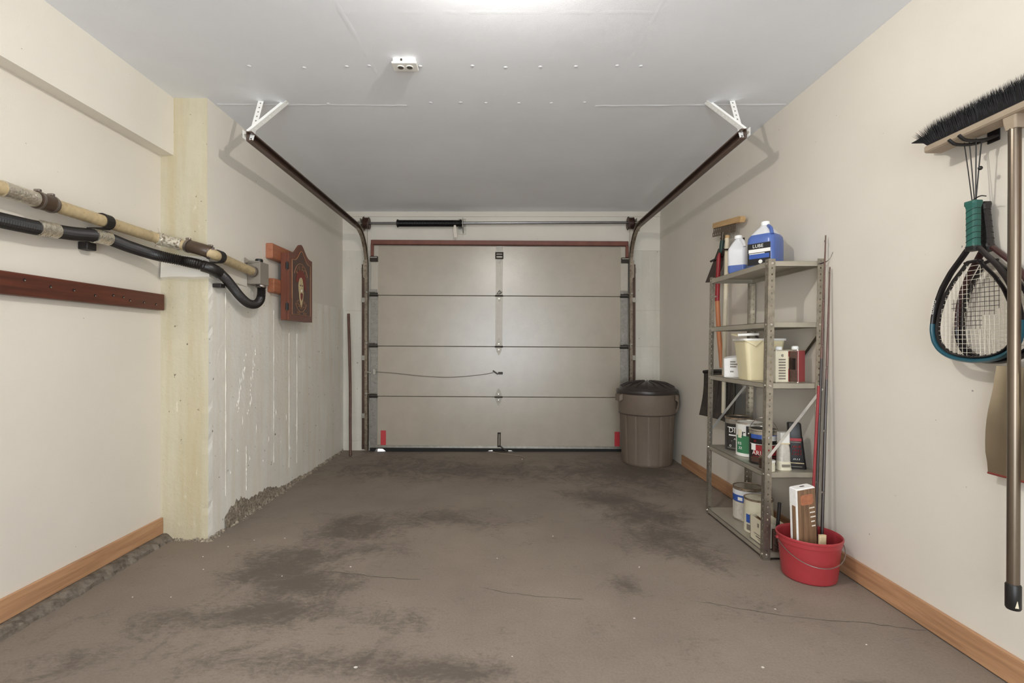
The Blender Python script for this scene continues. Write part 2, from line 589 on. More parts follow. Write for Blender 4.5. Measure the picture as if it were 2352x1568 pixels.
# floor with a stain attribute
def floor():
    nx, ny = 150, 290
    x0, x1, y0, y1 = -2.1, 1.8, YF - 0.1, YB + 0.2
    blobs = [(-0.91, 2.98, .30, .16, 1.0), (-1.05, 2.62, .26, .14, 1.0), (-1.08, 2.40, .24, .13, 1.1), (-0.82, 2.30, .2, .1, .9),
             (-0.95, 2.08, .28, .10, 1.0), (-0.60, 2.72, .2, .1, .5), (-0.40, 3.24, .22, .16, .9), (-0.05, 3.1, .3, .14, .5), (-0.9, 3.2, .3, .15, .5),
             (0.72, 3.62, .26, .22, 1.0), (0.95, 3.25, .25, .2, 1.1), (0.92, 2.85, .22, .18, 1.1), (1.05, 2.6, .16, .12, .7),
             (0.56, 2.31, .06, .10, .9), (-0.75, 1.75, .35, .10, .7), (-0.25, 1.72, .3, .08, .7), (-0.1, 1.68, .2, .06, .6),
             (-1.3, 2.0, .3, .12, .6), (-1.5, 1.75, .25, .1, .5), (0.2, 4.4, 1.2, .35, .65), (1.2, 4.3, .5, .5, .8), (-1.0, 4.6, .8, .5, .6),
             (1.2, 1.62, .12, .04, .8), (-0.45, 2.0, .15, .1, .6), (0.35, 1.95, .2, .1, .3), (1.0, 2.1, .25, .1, .35)]
    vs_, st = [], []
    for j in range(ny + 1):
        y = y0 + (y1 - y0) * j / ny
        for i in range(nx + 1):
            x = x0 + (x1 - x0) * i / nx
            vs_.append((x, y, 0.0))
            s = 0.0
            for bx, by, rx, ry, a in blobs:
                q = ((x - bx) / rx) ** 2 + ((y - by) / ry) ** 2
                if q < 6: s += a * math.exp(-q * 0.9)
            st.append(min(s, 1.3))
    fs = [(j * (nx + 1) + i, j * (nx + 1) + i + 1, (j + 1) * (nx + 1) + i + 1, (j + 1) * (nx + 1) + i) for j in range(ny) for i in range(nx)]
    me = bpy.data.meshes.new('floor')
    me.from_pydata(vs_, [], fs)
    at = me.attributes.new('stain', 'FLOAT', 'POINT')
    at.data.foreach_set('value', st)
    me.materials.append(MATS['floor_concrete'])
    o = bpy.data.objects.new('floor', me)
    COL.objects.link(o)
    return tag(o, 'brown-grey stained concrete garage floor', 'floor', None, 'structure')
FLOOR = floor()

def crack(px):
    """hairline crack: thin wandering ribbon on the slab"""
    pts = spline([Vector((x, y, 0.0)) for x, y in px], 0.03)
    rnd = random.Random(len(px) * 13 + int(px[0][0] * 100))
    bm = B()
    prev = None
    for i, p in enumerate(pts):
        d = (pts[min(i + 1, len(pts) - 1)] - pts[max(i - 1, 0)]).normalized()
        n = Vector((-d.y, d.x, 0))
        p = p + n * rnd.uniform(-.006, .006)
        w = rnd.uniform(.0007, .0022) * (0.4 if i in (0, len(pts) - 1) else 1)
        a, b_ = bm.verts.new(p + n * w + Vector((0, 0, .0006))), bm.verts.new(p - n * w + Vector((0, 0, .0006)))
        if prev: bm.faces.new((prev[0], a, b_, prev[1]))
        prev = (a, b_)
    return obj('crack', bm, 'crack_dark', FLOOR)
crack([(-.90, 2.46), (-.62, 2.40), (-.38, 2.36)])
crack([(-.10, 2.29), (.10, 2.22), (.36, 2.18)])
crack([(.84, 2.17), (1.05, 2.09), (1.24, 2.03), (1.43, 2.0), (1.65, 1.94)])

bm = B()
box(bm, (-2.1, YF - .1, ZC), (1.8, YB + .2, ZC + .12))
CEIL = structure('ceiling', bm, 'paint_ceiling', 'pale grey painted drywall ceiling with taped seams', 'ceiling')

def seam(p0, p1, w, h, seedn):
    rnd = random.Random(seedn)
    p0, p1 = Vector(p0), Vector(p1)
    d = (p1 - p0).normalized()
    n = Vector((-d.y, d.x, 0))
    L = (p1 - p0).length
    k = int(L / .05)
    bm = B()
    prev = None
    for i in range(k + 1):
        p = p0 + d * (L * i / k) + n * rnd.uniform(-.003, .003)
        hh = h * rnd.uniform(.35, 1.0)
        r = [bm.verts.new(p + n * (w * a) + Vector((0, 0, .0005 - hh * b_))) for a, b_ in ((-1, 0), (-.4, .9), (0, 1), (.4, .9), (1, 0))]
        if prev:
            for q in range(4): bm.faces.new((prev[q], prev[q + 1], r[q + 1], r[q]))
        prev = r
    return obj('ceiling_seam', bm, 'paint_ceiling', CEIL, smooth=True)
seam((XC + .01, 2.917, ZC), (-.55, 2.93, ZC), .014, .0036, 1)
seam((.55, 2.935, ZC), (XR - .01, 2.917, ZC), .014, .0036, 2)
seam((-.55, 2.93, ZC), (.55, 2.935, ZC), .03, .0009, 5)
seam((-.62, 2.95, ZC), (-.68, 2.0, ZC), .02, .0013, 3)
seam((.62, 2.95, ZC), (.66, 2.0, ZC), .02, .0010, 4)
seam((-.66, 2.11, ZC), (.66, 2.11, ZC), .025, .0009, 8)
for yy, xs in ((2.90, (-.40, -.24, -.09, .12, .31, .5, -1.0)), (2.52, (-1.25, -1.0, -.78, -.68, -.42, -.13, .03, .21, .37, .58, .72))):
    for x in xs:
        bm = B()
        lathe(bm, [(.011, 0.0002), (.009, -.0012), (.004, -.0024)], (x + random.uniform(-.02, .02), yy + random.uniform(-.01, .01), ZC), 8, cap0=False)
        obj('nail_pop', bm, 'paint_ceiling', CEIL, smooth=True)

bm = B(); box(bm, (XR, YF - .1, -.05), (XR + .13, YB + .2, ZC))
WALL_R = structure('wall_right', bm, 'paint_wall', 'cream painted drywall wall on the right', 'wall')
bm = B(); box(bm, (-2.1, YF - .1, -.05), (XL, YP, ZC))
WALL_L = structure('wall_left', bm, 'paint_wall', 'cream painted drywall wall on the left, beside the concrete pilaster', 'wall')
bm = B(); box(bm, (XL - .001, YF - .1, 2.182), (-1.857, YP, ZC))
structure('trim_1', bm, 'paint_plaster', 'boxed-in painted bulkhead along the top of the left wall', 'bulkhead')
bm = B()
WX0, WX1, WZ0, WZ1 = -1.15, 1.15, .12, 2.08  # opening made for the added fill light
box(bm, (-2.1, YF - .1, -.05), (WX0, YF, ZC)); box(bm, (WX1, YF - .1, -.05), (1.8, YF, ZC))
box(bm, (WX0, YF - .1, -.05), (WX1, YF, WZ0)); box(bm, (WX0, YF - .1, WZ1), (WX1, YF, ZC))
structure('wall_front', bm, 'paint_wall', 'plain cream wall behind the camera', 'wall')

def end_faced(lo, hi, bev=0.0):
    bm = B()
    box(bm, lo, hi, bev)
    for f in bm.faces:
        if f.normal.y < -.5: f.material_index = 1
    bm.normal_update()
    for f in bm.faces:
        f.material_index = 1 if f.normal.y < -.5 else 0
    return bm
# poured concrete part: a gridded surface with chipped corner
def concrete_lower():
    rnd = random.Random(4)
    bm = B()
    ny, nz = 60, 40
    def grid(fn, a, b_, mi):
        g = [[bm.verts.new(fn(i / a, j / b_)) for j in range(b_ + 1)] for i in range(a + 1)]
        for i in range(a):
            for j in range(b_):
                f = bm.faces.new((g[i][j], g[i + 1][j], g[i + 1][j + 1], g[i][j + 1]))
                f.material_index = mi
    chip = [max(0, rnd.gauss(.002, .0035)) + (.004 if k < 4 else 0) for k in range(nz + 1)]
    def chipz(t): return chip[int(round(t * nz))]
    def side(s, t):
        y = YP + (YB - YP) * s
        x = XC
        if s == 0: y, x = YP + chipz(t), XC - chipz(t) * .8
        return Vector((x, y, -.05 + (SILL + .05) * t))
    def face(s, t):
        x = -2.1 + (XC + 2.1) * s
        y = YP
        if s == 1: y, x = YP + chipz(t), XC - chipz(t) * .8
        return Vector((x, y, -.05 + (SILL + .05) * t))
    grid(side, ny, nz, 0)
    grid(face, 12, nz, 1)
    bmesh.ops.remove_doubles(bm, verts=bm.verts, dist=1e-5)
    # top
    v = [bm.verts.new(p) for p in ((-2.1, YP, SILL), (XC, YP, SILL), (XC, YB, SILL), (-2.1, YB, SILL))]
    bm.faces.new(v)
    return bm
CONC = structure('wall_left_concrete', concrete_lower(), ['concrete_side', 'concrete_pilaster'],
                 'poured concrete lower wall and chipped yellowed pilaster on the left', 'wall')
bm = end_faced((-2.1, YP - .001, SILL), (XC - .006, YB, ZC))
structure('wall_left_plaster', bm, ['paint_plaster', 'concrete_pilaster'], 'smooth plastered wall above the poured concrete on the left', 'wall')
# ragged plaster ledge where the plaster meets the concrete
bm = B()
prev = None
rnd = random.Random(9)
path = [(-1.92, YP), (-1.86, YP), (-1.8, YP), (-1.74, YP), (XC, YP)] + [(XC, YP + .02 + .1 * k) for k in range(5)]
for i, (x, y) in enumerate(path):
    out = Vector((0, -1, 0)) if i < 4 else (Vector((.7, -.7, 0)) if i == 4 else Vector((1, 0, 0)))
    k = .022 * (1 - .08 * i) * rnd.uniform(.7, 1.1)
    zt, zb = SILL + .16 + rnd.uniform(-.01, .02), SILL + rnd.uniform(-.008, .004)
    r = [bm.verts.new(Vector((x, y, zt)) - out * .004), bm.verts.new(Vector((x, y, (zt + zb) / 2)) + out * k * .8),
         bm.verts.new(Vector((x, y, zb + .01)) + out * k), bm.verts.new(Vector((x, y, zb)) - out * .004)]
    if prev:
        for q in range(3): bm.faces.new((prev[q], prev[q + 1], r[q + 1], r[q]))
    prev = r
obj('plaster_ledge', bm, 'paint_plaster', CONC, smooth=True, label='ragged plaster bulge over the concrete')
# vertical form ridges left by the boards
for y, z0, z1, w in ((3.016, .20, 1.42, .0045), (3.653, .25, 1.36, .003), (3.916, .15, 1.20, .0045), (4.067, .15, 1.20, .004), (3.26, .16, .45, .004)):
    bm = B()
    n = 26
    prev = None
    rnd = random.Random(int(y * 100))
    for i in range(n + 1):
        z = z0 + (z1 - z0) * i / n
        h = rnd.uniform(.0005, .0045)
        yy = y + rnd.uniform(-.0015, .0015)
        r = [bm.verts.new((XC - .001, yy - w / 2, z)), bm.verts.new((XC + h, yy, z)), bm.verts.new((XC - .001, yy + w / 2, z))]
        if prev:
            for q in range(2): bm.faces.new((prev[q], prev[q + 1], r[q + 1], r[q]))
        prev = r
    obj('form_ridge', bm, 'ridge_pale', CONC)
# smeared patches of render
def smear(pts, w):
    rnd = random.Random(int(pts[0][0] * 997))
    for (y, z) in pts:
        y, z = y + rnd.uniform(-.02, .02), z + rnd.uniform(-.03, .03)
        bm = B()
        L, W = rnd.uniform(.006, .034), rnd.uniform(.002, w)
        ring = [bm.verts.new((XC + .001, y + W * cos(a) * rnd.uniform(.6, 1.2), z + L * sin(a) * rnd.uniform(.7, 1.2))) for a in [2 * pi * k / 7 for k in range(7)]]
        c = bm.verts.new((XC + .005, y, z))
        for k in range(7): bm.faces.new((ring[k], ring[(k + 1) % 7], c))
        obj('render_smear', bm, 'ridge_pale', CONC)
smear([(3.245 - .006 * k, 1.03 - .021 * k) for k in range(18)], .012)
smear([(3.37 - .005 * k, 1.05 - .024 * k) for k in range(17)], .013)
smear([(3.05 + .09 * k, .3 + .37 * ((k * 7) % 5) / 5) for k in range(12)], .006)

# wall with the door opening, in stacked pieces with a visible bed joint
OPL, OPR, OPT = -1.33, 1.28, 2.10
bm = B()
J = 1.474
box(bm, (XC - .02, YB, J), (OPL, YB + .15, OPT))
box(bm, (XC - .02, YB + .006, J - .005), (OPL, YB + .15, J))
box(bm, (XC - .02, YB, .10), (OPL, YB + .15, J - .005), .003)
box(bm, (XC - .02, YB, -.05), (-1.468, YB + .15, .10))
box(bm, (-1.468, YB, -.05), (OPL, YB + .15, .03))
box(bm, (-1.405, YB, .03), (OPL, YB + .15, .10))
for z0, z1 in ((J, OPT), (1.09, J - .005), (-.05, 1.086)):
    box(bm, (OPR, YB, z0), (XR, YB + .15, z1), .002)
box(bm, (OPR, YB + .005, 1.08), (XR, YB + .15, J))
structure('wall_back', bm, 'concrete_jamb', 'painted concrete jambs on both sides of the garage door', 'wall')
bm = B(); box(bm, (XC - .02, YB - .002, OPT), (XR, YB + .15, ZC))
structure('trim_2', bm, 'paint_plaster', 'painted header board above the garage door', 'header')
bm = B(); box(bm, (XC, YB - .016, ZC - .055), (XR, YB - .002, ZC), .002)
structure('trim_3', bm, 'paint_wall', 'narrow cream strip under the ceiling above the garage door', 'trim')
bm = B(); box(bm, (-6, YB + .2, -.12), (6, YB + 9, -.03))
structure('driveway', bm, 'driveway', 'sunlit concrete driveway outside under the garage door', 'driveway')

# baseboards and curb
bm = B(); box(bm, (XR - .015, YF, .004), (XR, 4.6, .100), .002)
structure('baseboard_right', bm, 'wood_base', 'unpainted wood baseboard along the right wall', 'baseboard')
bm = B(); box(bm, (XL, YF, .041), (-1.915, YP - .002, .131), .002)
structure('baseboard_left', bm, 'wood_base', 'unpainted wood baseboard on top of the left curb', 'baseboard')
bm = B()
prev = None
rnd = random.Random(2)
for i in range(161):
    y = YF + (YP - YF) * i / 160
    r = [bm.verts.new(p) for p in ((XL - .01, y, .040), (-1.90, y, .040 + rnd.uniform(-.002, .001)), (-1.885 + rnd.uniform(-.005, .004), y, .036 + rnd.uniform(-.006, .002)),
                                   (-1.872 + rnd.uniform(-.006, .007), y, .016 + rnd.uniform(-.006, .006)), (-1.862 + rnd.uniform(-.012, .012), y, -.004))]
    if prev:
        for q in range(4): bm.faces.new((prev[q], prev[q + 1], r[q + 1], r[q]))
    prev = r
structure('trim_4', bm, 'curb', 'rough dark concrete curb under the left baseboard', 'curb')

# crumbled dirt along the concrete wall
def crust():
    rnd = random.Random(5)
    bm = B()
    def lump(x, y, s, h):
        n = 6
        ring = [bm.verts.new((x + s * cos(2 * pi * k / n) * rnd.uniform(.6, 1.2), y + s * sin(2 * pi * k / n) * rnd.uniform(.6, 1.3), -.003)) for k in range(n)]
        mid = [bm.verts.new((v.co.x * .5 + x * .5, v.co.y * .5 + y * .5, h * rnd.uniform(.5, 1))) for v in ring]
        for k in range(n):
            bm.faces.new((ring[k], ring[(k + 1) % n], mid[(k + 1) % n], mid[k]))
        bm.faces.new(mid)
    y = YP - .01
    while y < YB - .02:
        t = (y - YP) / (YB - YP)
        h = (.035 if .15 < t < .5 else .02) * rnd.uniform(.3, 1.2)
        lump(XC + rnd.uniform(-.006, .012), y, rnd.uniform(.010, .022), h)
        if rnd.random() < .5: lump(XC + rnd.uniform(.01, .035), y, rnd.uniform(.005, .012), .008 * rnd.random())
        y += .012
    x = -1.90
    while x < XC + .02:
        lump(x, YP + rnd.uniform(-.014, .004), rnd.uniform(.008, .018), .018 * rnd.uniform(.3, 1.2))
        x += .012
    return bm
tag(obj('dirt_crust', crust(), 'crust'), 'crumbled dark dirt along the foot of the concrete wall', 'dirt', None, 'stuff')
# spalled band of bare aggregate low on the concrete wall
bm = B()
rnd = random.Random(3)
prev = None
for i in range(60):
    y = 3.0 + 1.15 * i / 59
    t = i / 59
    top = (.03 + .10 * math.exp(-((t - .12) / .13) ** 2) + .07 * math.exp(-((t - .42) / .2) ** 2)) * rnd.uniform(.85, 1.12)
    r = [bm.verts.new((XC + .0008, y, top)), bm.verts.new((XC + .006, y, top * .7)), bm.verts.new((XC + .010, y, top * .3)), bm.verts.new((XC + .012, y, -.002))]
    if prev:
        for q in range(3): bm.faces.new((prev[q], prev[q + 1], r[q + 1], r[q]))
    prev = r
obj('spalled_band', bm, 'crust', CONC, label='bare crumbled aggregate at the foot of the wall')

bm = B()
rnd = random.Random(8)
for (x, y) in [(-1.47, 2.47), (-1.56, 2.62), (-1.50, 2.75), (-1.40, 2.84), (-1.24, 2.87), (-.06, 3.73), (.685, 2.49), (.69, 2.50), (.54, 2.03), (.04, 1.78), (-.75, 2.5), (-.02, 2.6),
               (-1.05, 2.4), (1.15, 2.1), (1.35, 1.85), (-.5, 1.72), (.9, 1.72), (-1.62, 2.2), (-1.45, 2.2), (.3, 2.9)]:
    s = rnd.uniform(.002, .005)
    ring = [(x + s * cos(2 * pi * k / 5 + .3) * rnd.uniform(.5, 1.8), y + s * sin(2 * pi * k / 5 + .3) * rnd.uniform(.5, 1.1), .0004) for k in range(5)]
    prism(bm, ring, (0, 0, .002))
tag(obj('paint_chips', bm, 'chip_white'), 'scattered tiny white paint chips on the concrete floor', 'debris', None, 'stuff')

# ------------------------------------------------------------------ lamps of the room (above and behind the frame)
def bulb_fixture(loc, watts, label):
    t = thing('ceiling_lamp', label, 'lamp', loc)
    x, y, z = loc
    bm = B(); lathe(bm, [(.058, 0), (.058, -.008), (.045, -.014), (.022, -.018)], loc, 24)
    obj('lamp_base', bm, 'porcelain', t, smooth=True)
    bm = B(); lathe(bm, [(.012, -.018), (.015, -.026), (.028, -.040), (.030, -.048), (.022, -.058), (.008, -.062)], loc, 20)
    obj('bulb', bm, 'bulb_glow', t, smooth=True)
    ld = bpy.data.lights.new('bulb_light', 'POINT')
    ld.energy = watts
    ld.color = BULB_COL
    ld.shadow_soft_size = .02
    lo = bpy.data.objects.new('bulb_light', ld)
    lo.parent = t
    lo.location = (0, 0, -.102)
    COL.objects.link(lo)
    return t
bulb_fixture((0.0, 1.56, ZC), BULB_W, 'bare bulb lamp on the ceiling just above the view')
bulb_fixture((0.0, -0.72, ZC), BULB2_W, 'bare bulb lamp on the ceiling behind the camera')

# added window frame and area light behind the camera, for soft frontal fill
bm = B()
for lo, hi in (((WX0, YF - .08, WZ0), (WX0 + .05, YF - .02, WZ1)), ((WX1 - .05, YF - .08, WZ0), (WX1, YF - .02, WZ1)),
               ((WX0, YF - .08, WZ0), (WX1, YF - .02, WZ0 + .05)), ((WX0, YF - .08, WZ1 - .05), (WX1, YF - .02, WZ1)), ((-.02, YF - .08, WZ0), (.02, YF - .02, WZ1))):
    box(bm, lo, hi)
structure('fill_frame_1', bm, 'porcelain', 'added unseen white frame around the fill light behind the camera', 'fill light frame')
wd = bpy.data.lights.new('fill_light', 'AREA')
wd.shape = 'RECTANGLE'
wd.size, wd.size_y = WX1 - WX0 - .1, WZ1 - WZ0 - .1
wd.energy = FILL_W
wd.color = FILL_COL
wo = bpy.data.objects.new('fill_light', wd)
wo.location = (0, YF - .015, (WZ0 + WZ1) / 2)
wo.rotation_euler = (pi / 2, 0, 0)
COL.objects.link(wo)

# ------------------------------------------------------------------ garage door
DX0, DX1 = -1.364, 1.309
DY = 5.205                                # inner face
def door():
    t = thing('door_1', 'beige four-section steel garage door, closed', 'garage door', (-.03, DY, .008), (0, .0058, 0), kind='structure')
    ox = -.03
    x0, x1 = DX0 - ox, DX1 - ox
    cx = -.03 - ox
    edges = [.030, .560, 1.082, 1.610, 2.128]
    def L(name, bm, m, par=t, **k): return obj(name, bm, m, par, local=True, **k)
    for i in range(4):
        z0, z1 = edges[i] + .0025, edges[i + 1] - .0025
        bm = B(); box(bm, (x0, 0, z0), (x1, .048, z1), .003)
        p = L('panel', bm, 'door_paint')
        for s in (0, 1):
            a = x0 + .002 if s == 0 else x1 - .076
            bm = B(); box(bm, (a, -.004, z0 + .002), (a + .074, .001, z1 - .002), .001)
            L('end_stile', bm, 'stile_paint' if i == 3 else 'stile_steel', p)
        if i >= 2:
            bm = B(); box(bm, (cx - .035, -.003, z0 + .004), (cx + .035, .001, z1 - .004), .0015)
            box(bm, (cx - .012, -.0045, z0 + .004), (cx + .012, -.002, z1 - .004), .001)
            L('center_stile', bm, 'stile_paint', p)
        if i == 0:
            bm = B(); box(bm, (x0 + .0, -.010, z0 - .006), (x1, .048, z0 + .022), .002)
            L('bottom_rail', bm, 'galv', p)
            for xx in (-1.225 - ox, 1.205 - ox):
                bm = B(); box(bm, (xx - .027, -.0035, .055), (xx + .027, .001, .205), .001)
                box(bm, (xx - .027, -.0045, .055), (xx + .027, -.002, .068))
                L('reflector', bm, 'reflector_red', p, label='red reflective strip')
    bm = B(); box(bm, (x0 + .01, .045, .04), (x1 - .01, .054, 2.12))  # added sheet that stops light leaking through the panel joints
    L('light_stop_sheet', bm, 'hinge_dark')
    # hinges: centre ones are diamonds, end ones carry the rollers
    for k, z in enumerate(edges[1:4]):
        bm = B()
        h = .088 if k < 2 else .06
        for sgn in (1, -1):
            poly = [(cx - .036, 0, z + sgn * .004), (cx + .036, 0, z + sgn * .004), (cx + .026, 0, z + sgn * h * .5), (cx + .004, 0, z + sgn * h), (cx - .004, 0, z + sgn * h), (cx - .026, 0, z + sgn * h * .5)]
            prism(bm, [(x, -.006, zz) for x, _, zz in poly], (0, .005, 0))
        hg = L('center_hinge', bm, 'hinge_grey', label='diamond-shaped steel hinge')
        bm = B(); cyl(bm, (cx - .042, -.010, z), (cx + .042, -.010, z), .008, seg=8)
        L('knuckle', bm, 'hinge_dark', hg, smooth=True)
        for dz in (.03, -.03):
            bm = B(); lathe(bm, [(.005, -.003), (.005, .003)], (0, 0, 0), 8)
            bmesh.ops.rotate(bm, verts=bm.verts, cent=(0, 0, 0), matrix=Matrix.Rotation(pi / 2, 3, 'X'))
            bmesh.ops.translate(bm, verts=bm.verts, vec=(cx, -.008, z + dz))
            L('bolt', bm, 'bolt_steel', hg)
        for s in (0, 1):
            xa, xb = (x0 - .006, x0 + .080) if s == 0 else (x1 - .080, x1 + .006)
            bm = B()
            box(bm, (xa, -.010, z - .045), (xb - .012, -.004, z + .06), .001)
            e = L('end_hinge', bm, 'stile_steel')
            bm = B(); cyl(bm, (xa - .004, -.016, z - .004), (xb, -.016, z - .004), .011, seg=10)
            L('knuckle', bm, 'hinge_dark', e, smooth=True)
            bm = B(); box(bm, (xa, -.03, z + .012), (xb - .004, -.004, z + .024), .002)
            L('roller_bracket', bm, 'hinge_dark', e)
            d = -1 if s == 0 else 1
            xe = x0 if s == 0 else x1
            bm = B(); cyl(bm, (xe - d * .05, -.022, z + .03), (xe + d * .042, -.022, z + .03), .005, seg=8)
            cyl(bm, (xe + d * .026, -.022, z + .03), (xe + d * .04, -.022, z + .03), .020, seg=14)
            L('roller', bm, 'galv', e, smooth=True)
    # top roller brackets
    for s in (0, 1):
        xa, xb = (x0 - .004, x0 + .076) if s == 0 else (x1 - .076, x1 + .004)
        bm = B(); box(bm, (xa, -.035, 1.955), (xb, -.002, 2.010), .003)
        tb = L('top_bracket', bm, 'hinge_dark')
        bm = B(); box(bm, (xa + .004, -.04, 1.992), (xb - .004, -.035, 2.002), .001)
        L('clip', bm, 'galv', tb)
    # centre top bracket
    bm = B()
    prism(bm, [(cx - .034, -.006, 2.126), (cx + .034, -.006, 2.126), (cx + .018, -.006, 2.06), (cx - .018, -.006, 2.06)], (0, .005, 0))
    prism(bm, [(cx - .026, -.006, 1.99), (cx + .026, -.006, 1.99), (cx + .003, -.006, 1.94), (cx - .003, -.006, 1.94)], (0, .005, 0))
    cb = L('opener_bracket', bm, 'stile_steel')
    bm = B()
    for zz in (1.998, 2.03, 2.055): cyl(bm, (cx - .036, -.014, zz), (cx + .036, -.014, zz), .007, seg=8)
    for xx in (-.036, .036): cyl(bm, (cx + xx, -.014, 1.992), (cx + xx, -.014, 2.062), .006, seg=8)
    L('clevis', bm, 'hinge_dark', cb, smooth=True)
    # slanted lock lever on the second joint
    for k in range(3):
        bm = B(); cyl(bm, (cx - .022 + .014 * k, -.012, 1.625), (cx + .006 + .012 * k, -.012, 1.668 - .008 * k), .0035, seg=6)
        L('lever', bm, 'hinge_dark', smooth=True)
    # brown top strut
    bm = B()
    box(bm, (x0 + .004, -.03, 2.134), (x1 - .004, .02, 2.180), .004)
    L('top_strut', bm, 'strut_brown', label='brown steel strut along the top edge')
    for s in (0, 1):
        xa = x0 + .002 if s == 0 else x1 - .032
        bm = B(); box(bm, (xa, -.03, 2.012), (xa + .030, -.006, 2.136), .003)
        L('strut_leg', bm, 'strut_brown')
    # rubber seal whose lower edge follows the floor except at the worn places
    prof = [(-1.364, .004), (-1.315, .006), (-1.30, .032), (-1.23, .030), (-1.195, .002), (-.152, .002), (-.125, .012), (-.090, .016), (-.086, .002), (.072, .002), (.076, .014), (.105, .012), (.137, .002), (1.309, .002)]
    bm = B()
    prev = None
    for X, gap in prof:
        x = X - ox
        zb = gap - .008 + x * .0058
        zt = max(.034, zb + .003)
        r = [bm.verts.new((x, y, z)) for y, z in ((-.004, zt), (-.004, zb), (.044, zb), (.044, zt))]
        if prev:
            for q in range(4): bm.faces.new((prev[q], prev[(q + 1) % 4], r[(q + 1) % 4], r[q]))
        else: bm.faces.new(r)
        prev = r
    bm.faces.new(prev[::-1])
    L('bottom_seal', bm, 'rubber', label='black rubber bottom seal')
    # pull strap and lift handle
    bm = B()
    hx = cx + .008
    for sx in (-.011, .011): cyl(bm, (hx + sx, -.012, .055), (hx + sx, -.012, .185), .005, seg=8)
    for zz in (.050, .186): lathe(bm, [(.017, -.006), (.017, .006)], (hx, -.010, zz), 12)
    tube(bm, [(hx + .012, -.014, .052), (hx + .05, -.02, .022), (hx + .085, -.03, .004)], .007, 8)
    L('lift_handle', bm, 'hinge_dark', smooth=True)
    bm = B(); box(bm, (-.086 - ox, -.03, -.003), (.072 - ox, -.006, .006), .002)
    L('step_plate', bm, 'hinge_dark')
    # lock cable: sags from the left edge to the cam at the centre
    bm = B()
    pts = [(-1.31, .815), (-1.1, .80), (-.85, .775), (-.6, .762), (-.4, .770), (-.2, .792), (-.085, .812)]
    tube(bm, spline([(a - ox, -.012, z) for a, z in pts], .03), .0035, 6)
    lc = L('lock_cable', bm, 'cable_grey', smooth=True)
    bm = B(); obox(bm, (-.065 - ox, -.014, .815), (.026, 0, -.018), (0, .006, 0), (.004, 0, .006), .002)
    obox(bm, (-.012 - ox, -.016, .808), (.024, 0, 0), (0, .008, 0), (0, 0, .012), .003)
    L('lock_cam', bm, 'hinge_dark', lc)
    bm = B(); box(bm, (-1.335 - ox, -.02, .785), (-1.30 - ox, -.004, .845), .003)
    obox(bm, (-1.375 - ox, -.012, .81), (.03, 0, -.008), (0, .006, 0), (.003, 0, .008), .002)
    L('latch', bm, 'galv', lc)
    return t
door()

bm = B()
tube(bm, spline([(-.085, 5.165, .005), (.0, 5.10, .004), (.09, 5.05, .004), (.15, 5.02, .004), (.20, 4.97, .004), (.222, 4.90, .004), (.205, 4.84, .004)], .012), .0042, 8)
tube(bm, [(.207, 4.846, .006), (.203, 4.828, .006)], .008, 8)
single('pull_rope', bm, 'rope_tan', 'short tan pull rope lying on the floor by the garage door', 'rope', (.05, 5.05, 0), smooth=True)

